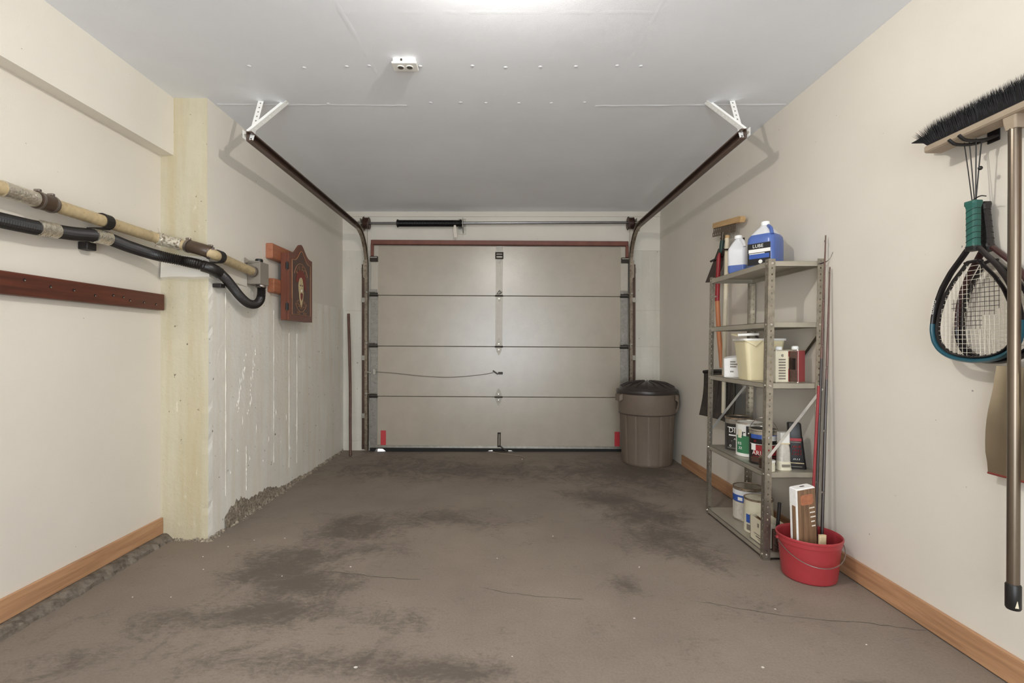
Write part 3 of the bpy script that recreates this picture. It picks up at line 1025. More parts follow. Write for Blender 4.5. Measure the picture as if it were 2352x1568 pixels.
# ------------------------------------------------------------------ door tracks
def track(s, X, Zt, side_lab):
    """s = -1 left, +1 right. C-channel opening towards the door."""
    t = thing('door_track', 'curved steel door track with white ceiling hanger on the %s of the garage door' % side_lab, 'track', (X, 5.2, 0), group='garage door tracks')
    VY, R = 5.200, .36
    path = [(VY, .012), (VY, Zt - R)]
    for k in range(1, 13):
        a = pi / 2 * k / 12
        path.append((VY - R + R * cos(a), Zt - R + R * sin(a)))
    path.append((2.775, Zt))
    # channel section: (inwards offset, across offset); across = radial normal
    sec = [(0, -.027), (-.030, -.027), (-.030, -.019), (-.003, -.024), (-.003, .024), (-.030, .019), (-.030, .027), (0, .027)]
    def sweep(pts, name, m):
        bm = B()
        prev = None
        for i, (y, z) in enumerate(pts):
            a, c = pts[max(i - 1, 0)], pts[min(i + 1, len(pts) - 1)]
            d = Vector((0, c[0] - a[0], c[1] - a[1])).normalized()
            n = Vector((0, -d.z, d.y))
            r = [bm.verts.new(Vector((X, y, z)) + Vector((s * (u + .015), 0, 0)) + n * w) for u, w in sec]
            if prev:
                for q in range(8): bm.faces.new((prev[q], prev[(q + 1) % 8], r[(q + 1) % 8], r[q]))
            else: bm.faces.new(r)
            prev = r
        bm.faces.new(prev[::-1])
        return obj(name, bm, m, t)
    sweep(path[:2], 'vertical_rail', 'track_steel')
    sweep(path[1:-1], 'curved_rail', 'track_steel')
    sweep(path[-2:], 'horizontal_rail', 'track_brown')
    # jamb angle behind the vertical rail
    bm = B()
    xo = X + s * .030
    box(bm, (min(xo, xo + s * .028), VY + .030, .02), (max(xo, xo + s * .028), YB, 1.95))
    obj('jamb_angle', bm, 'track_brown', t)
    for z in (.35, .95, 1.55):
        bm = B(); box(bm, (min(X + s * .016, X + s * .05), VY - .01, z), (max(X + s * .016, X + s * .05), VY + .04, z + .05), .002)
        obj('track_bracket', bm, 'galv', t)
    # flag plate at the curve
    bm = B(); box(bm, (min(X + s * .016, X + s * .021), VY - .06, 1.80), (max(X + s * .016, X + s * .021), VY + .062, 1.98), .001)
    box(bm, (min(X + s * .02, X + s * .075), YB - .006, 1.86), (max(X + s * .02, X + s * .075), YB, 1.92), .001)
    obj('flag_plate', bm, 'galv', t)
    # hangers of white punched angle
    e = Vector((X + s * .018, 2.80, Zt))
    a0, a1 = Vector((X - s * .005, 2.872, ZC)), Vector((X + s * .020, 2.80, Zt - .015))
    bm = B()
    perf(bm, a1, a0, (-s, 0, 0), .030, 9, .0050)
    perf(bm, a1 + Vector((0, .0, 0)), a0 + Vector((0, .0, 0)), (0, 1, 0), .028, 9, .0050)
    obj('hanger_strap', bm, 'hanger_white', t)
    b0, b1 = Vector((X - s * .165, 2.905, ZC)), Vector((X + s * .0, 2.80, Zt + .02))
    bm = B()
    d = (b0 - b1).normalized()
    perf(bm, b1, b0, (0, -1, 0), .036, 11, .0050)
    w = Vector((s * 1.0, 0, 1.0))
    perf(bm, b1, b0, w, .036, 11, .0050)
    obj('hanger_brace', bm, 'hanger_white', t)
    bm = B()
    perf(bm, (X + s * .020, 2.745, Zt - .022), (X + s * .020, 2.90, Zt - .022), (0, 0, 1), .045, 5, .0045)
    obj('hanger_plate', bm, 'hanger_white', t)
    for y in (2.765, 2.80, 2.86):
        bm = B(); cyl(bm, (X + s * .012, y, Zt), (X + s * .030, y, Zt), .007, seg=6)
        obj('bolt', bm, 'galv', t)
    return t
track(-1, -1.397, 2.265, 'left')
track(1, 1.345, 2.280, 'right')

# ------------------------------------------------------------------ torsion spring assembly
def torsion():
    SY, SZ = 5.165, 2.362
    t = thing('torsion_spring', 'galvanised torsion shaft with black coil spring above the garage door', 'spring', (-.03, SY, SZ))
    bm = B(); cyl(bm, (-1.47, SY, SZ), (1.40, SY, SZ + .008), .0135, seg=20)
    obj('shaft', bm, 'shaft_steel', t, smooth=True)
    # coil
    x0, x1, pitch = -1.055, -.425, .0088
    n = int((x1 - x0) / pitch)
    pts = []
    for i in range(n * 12):
        a = 2 * pi * i / 12
        pts.append((x0 + (x1 - x0) * i / (n * 12), SY + .031 * cos(a), SZ + .031 * sin(a)))
    bm = B(); tube(bm, pts, .0042, 6)
    sp = obj('coil', bm, 'spring_black', t, smooth=True)
    for xa, xb in ((x0 - .022, x0 + .004), (x1 - .004, x1 + .02)):
        bm = B(); tube(bm, [(xa, SY, SZ), (xa + .006, SY, SZ), (xb, SY, SZ)], .03, 18, rfun=lambda i: (.030, .042, .034)[i])
        obj('winding_cone', bm, 'spring_black', t, smooth=True)
    bm = B(); box(bm, (-.398, SY - .045, SZ - .05), (-.392, YB - .003, SZ + .05), .001)
    box(bm, (-.45, YB - .008, SZ - .09), (-.37, YB - .002, SZ + .07), .001)
    cyl(bm, (-.392, SY - .02, SZ - .02), (-.386, SY - .02, SZ - .105), .005, seg=6)
    obj('anchor_bracket', bm, 'galv', t)
    bm = B(); prism(bm, [(-.482, SY - .05, SZ - .030), (-.462, SY - .05, SZ - .030), (-.455, SY - .051, SZ - .07), (-.450, SY - .052, SZ - .155), (-.482, SY - .052, SZ - .155), (-.488, SY - .051, SZ - .07)], (0, .003, 0))
    obj('paper_tag', bm, 'tag_white', t, label='white paper tag')
    for X, r0 in ((-1.388, .062), (1.335, .064)):
        bm = B()
        prof = [(-.030, .066), (-.026, .070), (-.022, .058), (.022, .050), (.026, .062), (.030, .060)]
        pts = [(X + dx, SY, SZ) for dx, _ in prof]
        tube(bm, pts, .05, 28, rfun=lambda i: prof[i][1])
        for k in range(6): tube(bm, [(X - .018 + .007 * k, SY + .056 * cos(a), SZ + .056 * sin(a)) for a in [2 * pi * q / 24 for q in range(24)]], .003, 5, closed=True)
        dr = obj('cable_drum', bm, 'drum_brown', t, smooth=True)
        s = -1 if X < 0 else 1
        bm = B(); cyl(bm, (X - s * .022, SY - .058, SZ), (X - s * .028, DY - .045, .12), .002, seg=5)
        obj('cable', bm, 'cable_grey', dr)
        bm = B(); box(bm, (X + s * .055 - .004, SY - .04, SZ - .045), (X + s * .055 + .004, YB - .003, SZ + .045), .001)
        box(bm, (min(X + s * .05, X + s * .12), YB - .008, SZ - .06), (max(X + s * .05, X + s * .12), YB - .002, SZ + .05), .001)
        obj('bearing_plate', bm, 'galv', t)
torsion()

# ------------------------------------------------------------------ ceiling outlet
def outlet():
    cx, cy = -.474, 2.475
    t = thing('ceiling_outlet', 'white double outlet box on the ceiling', 'outlet', (cx, cy, ZC))
    bm = B()
    loft(bm, [rrect(.112, .070, .006, ZC, cx, cy), rrect(.112, .070, .006, ZC - .020, cx, cy)])
    obj('box', bm, 'outlet_white', t)
    bm = B()
    loft(bm, [rrect(.124, .078, .006, ZC - .020, cx, cy), rrect(.124, .078, .006, ZC - .025, cx, cy), rrect(.118, .072, .006, ZC - .028, cx, cy)])
    pl = obj('cover_plate', bm, 'outlet_white', t)
    for dx in (-.022, .022):
        bm = B(); lathe(bm, [(.0175, -.028), (.0175, -.031), (.0145, -.031)], (cx + dx, cy, ZC), 20, cap0=False, cap1=False)
        r = obj('receptacle_rim', bm, 'outlet_white', pl, smooth=True)
        bm = B(); lathe(bm, [(.0145, -.0305), (.0145, -.027)], (cx + dx, cy, ZC), 20)
        obj('receptacle', bm, 'socket_steel', pl, smooth=True)
        for q in (-.005, .005):
            bm = B(); box(bm, (cx + dx + q - .001, cy - .006, ZC - .0312), (cx + dx + q + .001, cy + .003, ZC - .030))
            obj('slot', bm, 'outlet_dark', pl)
    bm = B(); lathe(bm, [(.005, -.008), (.005, -.016)], (cx - .012, cy - .0385, ZC), 10)
    obj('knockout', bm, 'outlet_dark', t)
outlet()

# ------------------------------------------------------------------ left wall: pipe, hose, junction box
def pipes():
    t = thing('insulated_pipe', 'tan wrapped pipe with taped joints and black straps along the left wall', 'pipe', (-1.86, YF, 1.69))
    A = [(-1.862, YF, 1.70), (-1.862, -.5, 1.697), (-1.862, 1.0, 1.695), (-1.862, 2.0, 1.690), (-1.862, 2.55, 1.686), (-1.855, 2.68, 1.683), (-1.80, 2.748, 1.668), (-1.735, 2.765, 1.655)]
    def ribbed(r, step):
        return lambda i: r * (.955 if i % 4 == 0 else (1.02 if i % 4 == 1 else 1.0))
    bm = B(); tube(bm, spline(A, .0075), .028, 18, rfun=ribbed(.0275, .016))
    obj('pipe_run', bm, 'pipe_tan', t, smooth=True)
    Bp = [(-1.625, 2.772, 1.622), (-1.600, 2.79, 1.612), (-1.600, 2.90, 1.603), (-1.608, 3.06, 1.594), (-1.614, 3.262, 1.584)]
    bm = B(); tube(bm, spline(Bp, .0075), .028, 18, rfun=ribbed(.0275, .014))
    obj('pipe_run', bm, 'pipe_tan', t, smooth=True)
    # brown elbow coupler
    bm = B(); pts = spline([(-1.725, 2.768, 1.653), (-1.69, 2.765, 1.645), (-1.645, 2.768, 1.632), (-1.615, 2.785, 1.620)], .012)
    n = len(pts)
    tube(bm, pts, .033, 18, rfun=lambda i: .030 if i in (0, n - 1) else .0345)
    obj('elbow_coupler', bm, 'coupler_brown', t, smooth=True)
    for p, q in (((-1.735, 2.768, 1.656), (-1.722, 2.767, 1.652)), ((-1.622, 2.782, 1.622), (-1.612, 2.79, 1.617))):
        bm = B(); cyl(bm, p, q, .037, seg=18)
        cl = obj('hose_clamp', bm, 'wire_steel', t, smooth=True)
        bm = B(); m = (Vector(p) + Vector(q)) / 2 + Vector((0, -.0, .040)); box(bm, m - Vector((.012, .008, .005)), m + Vector((.012, .008, .006)), .002)
        obj('clamp_screw', bm, 'wire_steel', cl)
    # torn tape over the joint at the pilaster
    rnd = random.Random(11)
    bm = B(); pts = spline([(-1.85, 2.69, 1.681), (-1.82, 2.735, 1.673), (-1.765, 2.760, 1.661)], .008)
    tube(bm, pts, .03, 16, rfun=lambda i: .0295 + rnd.uniform(0, .006))
    tt = obj('torn_tape', bm, 'tape_torn', t, smooth=True, label='torn silver tape around the joint')
    for a in (.5, 1.3, 2.2, 3.5, 4.6, 5.4):
        bm = B(); p = Vector((-1.845, 2.70, 1.68)) + Vector((.03 * cos(a), -.01, .03 * sin(a)))
        prism(bm, [p, p + Vector((.006, -.012, .004)), p + Vector((.02 * cos(a), -.02, .022 * sin(a)))], (.001, .002, .001))
        obj('tape_flap', bm, 'tape_torn', tt)
    # upstream taped joint, rubber sleeve
    bm = B(); pts = spline([(-1.862, 1.865, 1.691), (-1.862, 1.93, 1.691), (-1.862, 2.0, 1.690)], .010)
    tube(bm, pts, .03, 18, rfun=lambda i: .0295 + rnd.uniform(0, .002))
    obj('foil_tape', bm, 'foil', t, smooth=True, label='crinkled silver foil tape')
    bm = B(); tube(bm, [(-1.862, 2.002, 1.690), (-1.862, 2.008, 1.690), (-1.862, 2.078, 1.690), (-1.862, 2.085, 1.690)], .03, 18, rfun=lambda i: (.033, .0345, .0345, .033)[i])
    cs = obj('rubber_sleeve', bm, 'coupler_brown', t, smooth=True)
    for y in (2.012, 2.072):
        bm = B(); cyl(bm, (-1.862, y - .005, 1.69), (-1.862, y + .005, 1.69), .0365, seg=18)
        box(bm, (-1.875, y - .007, 1.724), (-1.850, y + .007, 1.734), .002)
        obj('hose_clamp', bm, 'wire_steel', cs, smooth=True)
    # black straps screwed to the wall
    for (x, y, z, xw) in ((-1.862, 2.352, 1.687, XL), (-1.600, 2.835, 1.608, XC + .022)):
        bm = B()
        w = .022
        ring = [(x + .036 * cos(a), y, z + .036 * sin(a)) for a in [radians(-100 + 200 * k / 10) for k in range(11)]]
        prof = [(xw + .0006, y, z - .036)] + ring + [(xw + .0006, y, z + .036)]
        inner = [(xw + .0006, y, z - .032)] + [(x + .032 * cos(a), y, z + .032 * sin(a)) for a in [radians(-100 + 200 * k / 10) for k in range(11)]] + [(xw + .0006, y, z + .032)]
        for k in range(len(prof) - 1):
            prism(bm, [(p[0], p[1] - w, p[2]) for p in (prof[k], prof[k + 1], inner[k + 1], inner[k])], (0, 2 * w, 0))
        box(bm, (xw + .0006, y - w - .03, z + .030), (xw + .0046, y + w, z + .048), .001)
        obj('strap', bm, 'strap_black', t, label='black pipe strap')

    # black corrugated hose
    t = thing('corrugated_hose', 'black corrugated hose with silver tape drooping below the tan pipe', 'hose', (-1.86, YF, 1.57))
    H = [(-1.862, YF, 1.56), (-1.862, -.4, 1.56), (-1.862, 1.0, 1.562), (-1.862, 1.86, 1.572), (-1.862, 2.14, 1.588), (-1.862, 2.33, 1.612), (-1.855, 2.50, 1.598), (-1.835, 2.66, 1.586), (-1.76, 2.755, 1.572), (-1.66, 2.775, 1.550), (-1.605, 2.83, 1.527)]
    bm = B(); tube(bm, spline(H, .0052), .03, 16, rfun=lambda i: .0298 if i % 2 == 0 else .0248)
    hz = obj('hose_run', bm, 'hose_black', t, smooth=False)
    H2 = [(-1.605, 2.83, 1.527), (-1.598, 2.90, 1.495), (-1.598, 2.98, 1.452), (-1.594, 3.06, 1.404), (-1.590, 3.15, 1.370), (-1.588, 3.24, 1.372), (-1.590, 3.305, 1.408), (-1.592, 3.325, 1.46), (-1.594, 3.326, 1.5025)]
    bm = B(); tube(bm, spline(H2, .0052), .03, 16, rfun=lambda i: .0280 if i % 2 == 0 else .0236)
    obj('hose_drop', bm, 'hose_black', t, smooth=False)
    bm = B(); pts = spline([(-1.66, 2.782, 1.548), (-1.62, 2.805, 1.534), (-1.602, 2.85, 1.516)], .01)
    tube(bm, pts, .032, 16); obj('hose_joint', bm, 'hose_black', t, smooth=True)
    for a in ([(-1.862, 2.005, 1.5795), (-1.862, 2.05, 1.582), (-1.862, 2.095, 1.585)], [(-1.862, 2.285, 1.606), (-1.862, 2.325, 1.611), (-1.861, 2.372, 1.611)]):
        rnd2 = random.Random(int(a[0][1] * 100))
        bm = B(); tube(bm, spline(a, .008), .032, 18, rfun=lambda i: .031 + rnd2.uniform(0, .002))
        obj('foil_tape', bm, 'foil', t, smooth=True, label='crinkled silver foil tape')
    for lo, hi in (((XL + .0006, 2.28, 1.545), (XL + .045, 2.335, 1.580)), ((XC + .0006, 2.875, 1.440), (XC + .05, 2.925, 1.462))):
        bm = B(); box(bm, lo, hi, .003)
        obj('hose_bracket', bm, 'strap_black', t)
    bm = B(); cyl(bm, (-1.594, 3.326, 1.488), (-1.594, 3.326, 1.504), .034, seg=18)
    obj('hose_collar', bm, 'wire_steel', t, smooth=True)

    t = thing('junction_box', 'small grey metal box with black cap where pipe and hose meet', 'box', (XC, 3.33, 1.505))
    bm = B(); box(bm, (XC, 3.265, 1.505), (-1.572, 3.388, 1.653), .003)
    obj('box_body', bm, 'box_grey', t)
    bm = B(); prism(bm, [(XC, 3.24, 1.64), (XC, 3.24, 1.675), (-1.63, 3.24, 1.653), (-1.575, 3.262, 1.655), (-1.575, 3.262, 1.648)], (0, .010, 0))
    obj('lid_flange', bm, 'box_grey', t)
    bm = B(); lathe(bm, [(.024, .148), (.024, .168), (.020, .172)], (-1.605, 3.32, 1.505), 16)
    obj('cap', bm, 'black_plastic', t, smooth=True)
    for y in (3.235, 3.252):
        bm = B(); cyl(bm, (-1.614, y - .004, 1.584), (-1.614, y + .004, 1.584), .036, seg=18)
        obj('collar', bm, 'wire_steel', t, smooth=True)
    bm = B(); tube(bm, spline([(-1.60, 3.27, 1.502), (-1.585, 3.235, 1.497), (-1.570, 3.255, 1.490), (-1.565, 3.282, 1.486)], .01), .003, 6)
    obj('tie_wire', bm, 'strap_black', t)
pipes()

# ------------------------------------------------------------------ wooden rail with screw holes
def rail():
    t = thing('wooden_rail', 'dark red-brown wooden rail with screw holes on the left wall', 'rail', (XL, YF, 1.302))
    bm = B(); box(bm, (XL, YF, 1.302), (-1.89, 2.812, 1.391), .003)
    obj('board', bm, 'wood_rail', t)
    for y, z in ((1.985, 1.366), (2.10, 1.352), (2.215, 1.350), (2.33, 1.338), (2.44, 1.350), (2.505, 1.347), (2.55, 1.335), (2.65, 1.333), (2.742, 1.330), (1.75, 1.36), (1.4, 1.35)):
        bm = B()
        cyl(bm, (-1.8905, y, z), (-1.8885, y, z), .0065, seg=10)
        h = obj('screw_hole', bm, 'hole_dark', t)
        bm = B(); cyl(bm, (-1.889, y + .001, z - .002), (-1.8875, y + .001, z - .002), .0028, seg=6)
        obj('screw', bm, 'bolt_steel', h)
rail()

# ------------------------------------------------------------------ dartboard-style wooden cabinet on cleats
def cabinet():
    X0, X1 = -1.617, -1.555
    Y0, Y1, Z0 = 3.672, 4.120, 1.292
    W = Y1 - Y0
    for (y0, y1, z0, z1, lab) in ((3.54, 4.02, 1.722, 1.830, 'upper orange-brown wood cleat behind the arched cabinet'), (3.565, 4.02, 1.484, 1.584, 'lower orange-brown wood cleat behind the arched cabinet')):
        bm = B(); box(bm, (XC + (-.006 if z0 > SILL else -.004), y0, z0), (X0, y1, z1), .005)
        single('wood_cleat', bm, 'wood_cleat', lab, 'wood block', (XC, y0, z0), group='cabinet cleats')
    t = thing('wall_cabinet', 'arched dark wood wall cabinet with carved bearded face', 'cabinet', (X0, Y0, Z0))
    bm = B(); box(bm, (X0, Y0, Z0), (X1 - .018, Y1, 1.785), .002)
    obj('case', bm, 'wood_cabinet', t)
    def arch(inset, zlift=0):
        hw = W / 2 - inset
        cy = (Y0 + Y1) / 2
        pts = [(cy - hw, Z0 + inset), (cy + hw, Z0 + inset)]
        sh = 1.792 - inset
        pk = 1.886 - inset * 1.1
        for k in range(0, 21):
            u = 1 - 2 * k / 20
            f = math.exp(-(u / .42) ** 2) if abs(u) < .95 else 0
            if abs(u) >= .95: f = 0
            pts.append((cy + hw * u, sh + (pk - sh) * max(f, 0)))
        return pts
    bm = B(); prism(bm, [(X1 - .016, y, z) for y, z in arch(0)], (.016, 0, 0))
    dr = obj('door', bm, 'wood_cabinet', t)
    bm = B(); prism(bm, [(X1 - .002, y, z) for y, z in arch(.045)], (.005, 0, 0))
    pn = obj('raised_panel', bm, 'wood_panel', dr)
    def outline(pts, r, name, m):
        bm = B(); tube(bm, [(X1 + .003, y, z) for y, z in pts], r, 6, closed=True)
        return obj(name, bm, m, dr)
    outline(arch(.047), .0028, 'moulding', 'cabinet_gold')
    bm = B(); prism(bm, [(X1 - .0005, y, z) for y, z in arch(.004)][:1] + [(X1 - .0005, Y0 + .012, Z0 + .012), (X1 - .0005, Y1 - .012, Z0 + .012), (X1 - .0005, Y1 - .012, Z0 + .04), (X1 - .0005, Y0 + .012, Z0 + .04)][0:4], (.002, 0, 0))
    obj('lower_rail', bm, 'wood_cabinet', dr)
    cy = (Y0 + Y1) / 2 - .012
    XX = X1 + .0035
    def blob(pts, m, name, h=.002, lab=None):
        bm = B(); prism(bm, [(XX, cy + a, z) for a, z in pts], (h, 0, 0)); return obj(name, bm, m, dr, label=lab)
    ell = lambda a0, z0, ra, rz, n=18, s=0, e=360: [(a0 + ra * cos(radians(s + (e - s) * k / n)), z0 + rz * sin(radians(s + (e - s) * k / n))) for k in range(n + (0 if e - s == 360 else 1))]
    blob(ell(0, 1.60, .095, .085, 16, 10, 190) + [(-.06, 1.585), (-.03, 1.625), (.03, 1.615), (.075, 1.54), (.10, 1.53)], 'face_red', 'carved_hat', .002, 'carved red hat')
    blob(ell(-.005, 1.555, .045, .075), 'face_cream', 'carved_face', .003, 'carved cream face')
    blob([(-.04, 1.52), (-.03, 1.46), (0, 1.40), (.032, 1.46), (.044, 1.52), (0, 1.50)], 'face_cream', 'carved_beard', .0028)
    blob([(-.022, 1.505), (0, 1.512), (.026, 1.505), (.018, 1.47), (0, 1.45), (-.016, 1.47)], 'face_red', 'carved_mouth', .0045)
    blob(ell(0, 1.527, .010, .009, 10), 'print_white', 'carved_nose', .006)
    for dy in (-.018, .016): blob(ell(dy, 1.567, .008, .006, 8), 'wood_panel', 'carved_eye', .0045)
    # arched carved words, smudged in the photograph
    def arc_text(s, size, z0, rad, up):
        def f(x, y):
            a = x / rad
            if up: return Vector((XX + .0012, cy + (rad + y) * sin(a), z0 + (rad + y) * cos(a)))
            return Vector((XX + .0012, cy + (rad - y) * sin(a), z0 - (rad - y) * cos(a)))
        return lettering(s, size, f)
    obj('lettering', arc_text('KILEO', .075, 1.60, .095, True), 'cabinet_gold', dr)
    obj('lettering', arc_text('DARCE', .058, 1.475, .075, False), 'cabinet_gold', dr)
    for w_, dy in (('Hill', -.05), ('nice', .07)):
        obj('lettering', lettering(w_, .042, plane_map((XX + .001, cy + dy, 1.355), (0, 1, 0), (0, 0, 1))), 'cabinet_gold', dr)
    for (r, z0, s, e, off) in ((.135, 1.60, 20, 160, 0), (.112, 1.475, 205, 335, 0)):
        bm = B(); tube(bm, [(XX, cy + r * cos(radians(s + (e - s) * k / 16)), z0 + r * sin(radians(s + (e - s) * k / 16))) for k in range(17)], .0022, 5)
        obj('carved_line', bm, 'cabinet_gold', dr)
    for z in (1.39, 1.69):
        bm = B(); obox(bm, (X1 - .012, Y0 - .004, z), (.011, 0, 0), (0, .005, 0), (0, 0, .024), .002)
        cyl(bm, (X1 - .012, Y0 - .008, z - .03), (X1 - .012, Y0 - .008, z + .03), .005, seg=8)
        obj('hinge', bm, 'black_plastic', t)
cabinet()

# ------------------------------------------------------------------ stick in the far left corner
bm = B()
tube(bm, spline([(-1.500, 4.985, .004), (-1.513, 5.02, .30), (-1.535, 5.09, .75), (-1.585, 5.20, 1.432)], .05), .014, 10)
single('rusty_bar', bm, 'rod_brown', 'thin rusty brown bar leaning in the far left corner', 'bar', (-1.50, 4.985, 0), smooth=True)

# ------------------------------------------------------------------ trash can
def trash():
    c = Vector((1.378, 4.735, 0))
    t = thing('trash_can', 'brown plastic trash can with dark ribbed lid beside the garage door', 'trash can', c)
    def mod(a, i):
        if i in (2, 3):   # narrow grooves between the lower panels
            k = (a / (2 * pi) * 14) % 1.0
            return -.006 if k < .06 or k > .94 else 0.0
        return 0
    bm = B()
    lathe(bm, [(.222, 0), (.230, .012), (.232, .03), (.250, .462), (.256, .470), (.258, .474), (.268, .640), (.272, .668), (.264, .672), (.250, .640), (.218, .03)], c, 112, mod, cap1=True)
    bd = obj('body', bm, 'can_brown', t, smooth=True)
    bm = B(); tube(bm, [c + Vector((.2595 * cos(a), .2595 * sin(a), .470)) for a in [2 * pi * k / 48 for k in range(48)]], .003, 6, closed=True)
    obj('band_edge', bm, 'lid_brown', bd, smooth=True)
    # lid: dome with radial ribs
    def lm(a, i):
        return 0.0
    bm = B()
    prof = [(.272, .655), (.282, .660), (.286, .676), (.281, .690), (.262, .694), (.250, .716), (.18, .748), (.10, .764), (.03, .768)]
    lathe(bm, prof, c, 48, cap0=False)
    ld = obj('lid', bm, 'lid_brown', t, smooth=True)
    for k in range(16):
        a = 2 * pi * k / 16 + .1
        bm = B()
        pts = [c + Vector((r * cos(a), r * sin(a), z + .003)) for r, z in ((.246, .717), (.18, .748), (.10, .764), (.05, .767))]
        tube(bm, pts, .006, 6, rfun=lambda i: (.005, .008, .006, .003)[i])
        obj('lid_rib', bm, 'lid_brown', ld, smooth=True)
    for k, a in enumerate((radians(-24), radians(186))):
        d, e = Vector((cos(a), sin(a), 0)), Vector((-sin(a), cos(a), 0))
        o_ = c + d * .262
        bm = B()
        prism(bm, [o_ + e * -.075 + Vector((0, 0, .66)), o_ + e * .075 + Vector((0, 0, .66)), o_ + e * .06 + d * .026 + Vector((0, 0, .64)), o_ + e * -.06 + d * .026 + Vector((0, 0, .64))], (0, 0, -.055))
        h = obj('handle', bm, 'can_brown', bd)
        bm = B()
        tube(bm, spline([o_ + d * .018 + Vector((0, 0, .62)), o_ + d * .022 + Vector((0, 0, .58)), o_ + d * .014 + Vector((0, 0, .53)), o_ + d * -.012 + Vector((0, 0, .47))], .02), .01, 8)
        if k == 0: obj('handle_strut', bm, 'can_brown', h, smooth=True)
        else: bm.free()
trash()

# ------------------------------------------------------------------ steel shelving unit
SX0, SX1, SY0, SY1 = 1.350, 1.632, 2.574, 3.301
LEAN = .018
def sx(z): return LEAN * z
TOPS = [.040, .452, .910, 1.225, 1.540]
def shelving():
    t = thing('shelving_unit', 'grey galvanised steel shelving unit with slotted posts by the right wall', 'shelf', (SX0, SY0, 0))
    H = 1.552
    for (x, y, ux, uy) in ((SX0, SY0, 1, 1), (SX0, SY1, 1, -1), (SX1, SY0, -1, 1), (SX1, SY1, -1, -1)):
        bm = B()
        p0, p1 = Vector((x, y, 0)), Vector((x + sx(H), y, H))
        perf(bm, p0, p1, (ux, 0, 0), .033, 48, .0042, .002, 1.3)
        perf(bm, p0, p1, (0, uy, 0), .033, 48, .0042, .002, 1.3)
        ps = obj('post', bm, 'shelf_steel', t)
        for z in TOPS:
            for q in range(2):
                a = Vector((x + sx(z), y, z - .012))
                if q == 0: a, b_ = a + Vector((ux * .017, -uy * .005, 0)), a + Vector((ux * .017, uy * .004, 0))
                else: a, b_ = a + Vector((-ux * .005, uy * .017, 0)), a + Vector((ux * .004, uy * .017, 0))
                bm = B(); cyl(bm, a, b_, .0055, seg=6)
                obj('bolt', bm, 'bolt_steel', ps)
    for z in TOPS:
        o = sx(z)
        x0, x1, y0, y1 = SX0 + o + .003, SX1 + o - .003, SY0 + .003, SY1 - .003
        bm = B()
        box(bm, (x0, y0, z - .002), (x1, y1, z))
        th, lh = .002, .028
        for lo, hi in (((x0, y0, z - lh), (x0 + th, y1, z)), ((x1 - th, y0, z - lh), (x1, y1, z)), ((x0, y0, z - lh), (x1, y0 + th, z)), ((x0, y1 - th, z - lh), (x1, y1, z)),
                       ((x0, y0, z - lh), (x0 + .014, y1, z - lh + th)), ((x1 - .014, y0, z - lh), (x1, y1, z - lh + th)), ((x0, y0, z - lh), (x1, y0 + .014, z - lh + th)), ((x0, y1 - .014, z - lh), (x1, y1, z - lh + th))):
            box(bm, lo, hi)
        obj('shelf_board', bm, 'shelf_plate', t)
    def brace(a, b_, m, w=.008):
        a, b_ = Vector(a), Vector(b_)
        d = (b_ - a)
        n = d.cross(Vector((0, 1, 0)) if abs(d.y) < .1 else Vector((1, 0, 0))).normalized()
        bm = B(); obox(bm, (a + b_) / 2, d / 2, n * w, d.cross(n).normalized() * .0012)
        obj('brace', bm, m, t)
    for y, dy in ((SY0, -.004), (SY1, .004)):
        brace((SX1 + sx(.89) + .0, y + dy, .885), (SX0 + sx(.53) + .012, y + dy, .53), 'brace_steel', .007)
    brace((SX1 + .03, SY0 + .01, 1.195), (SX1 + .025, 2.93, .89), 'galv_dark')
    brace((SX1 + .03, SY1 - .01, 1.195), (SX1 + .025, 2.945, .89), 'galv_dark')
shelving()

def to_cam(p): return atan2(-p[1], -p[0])

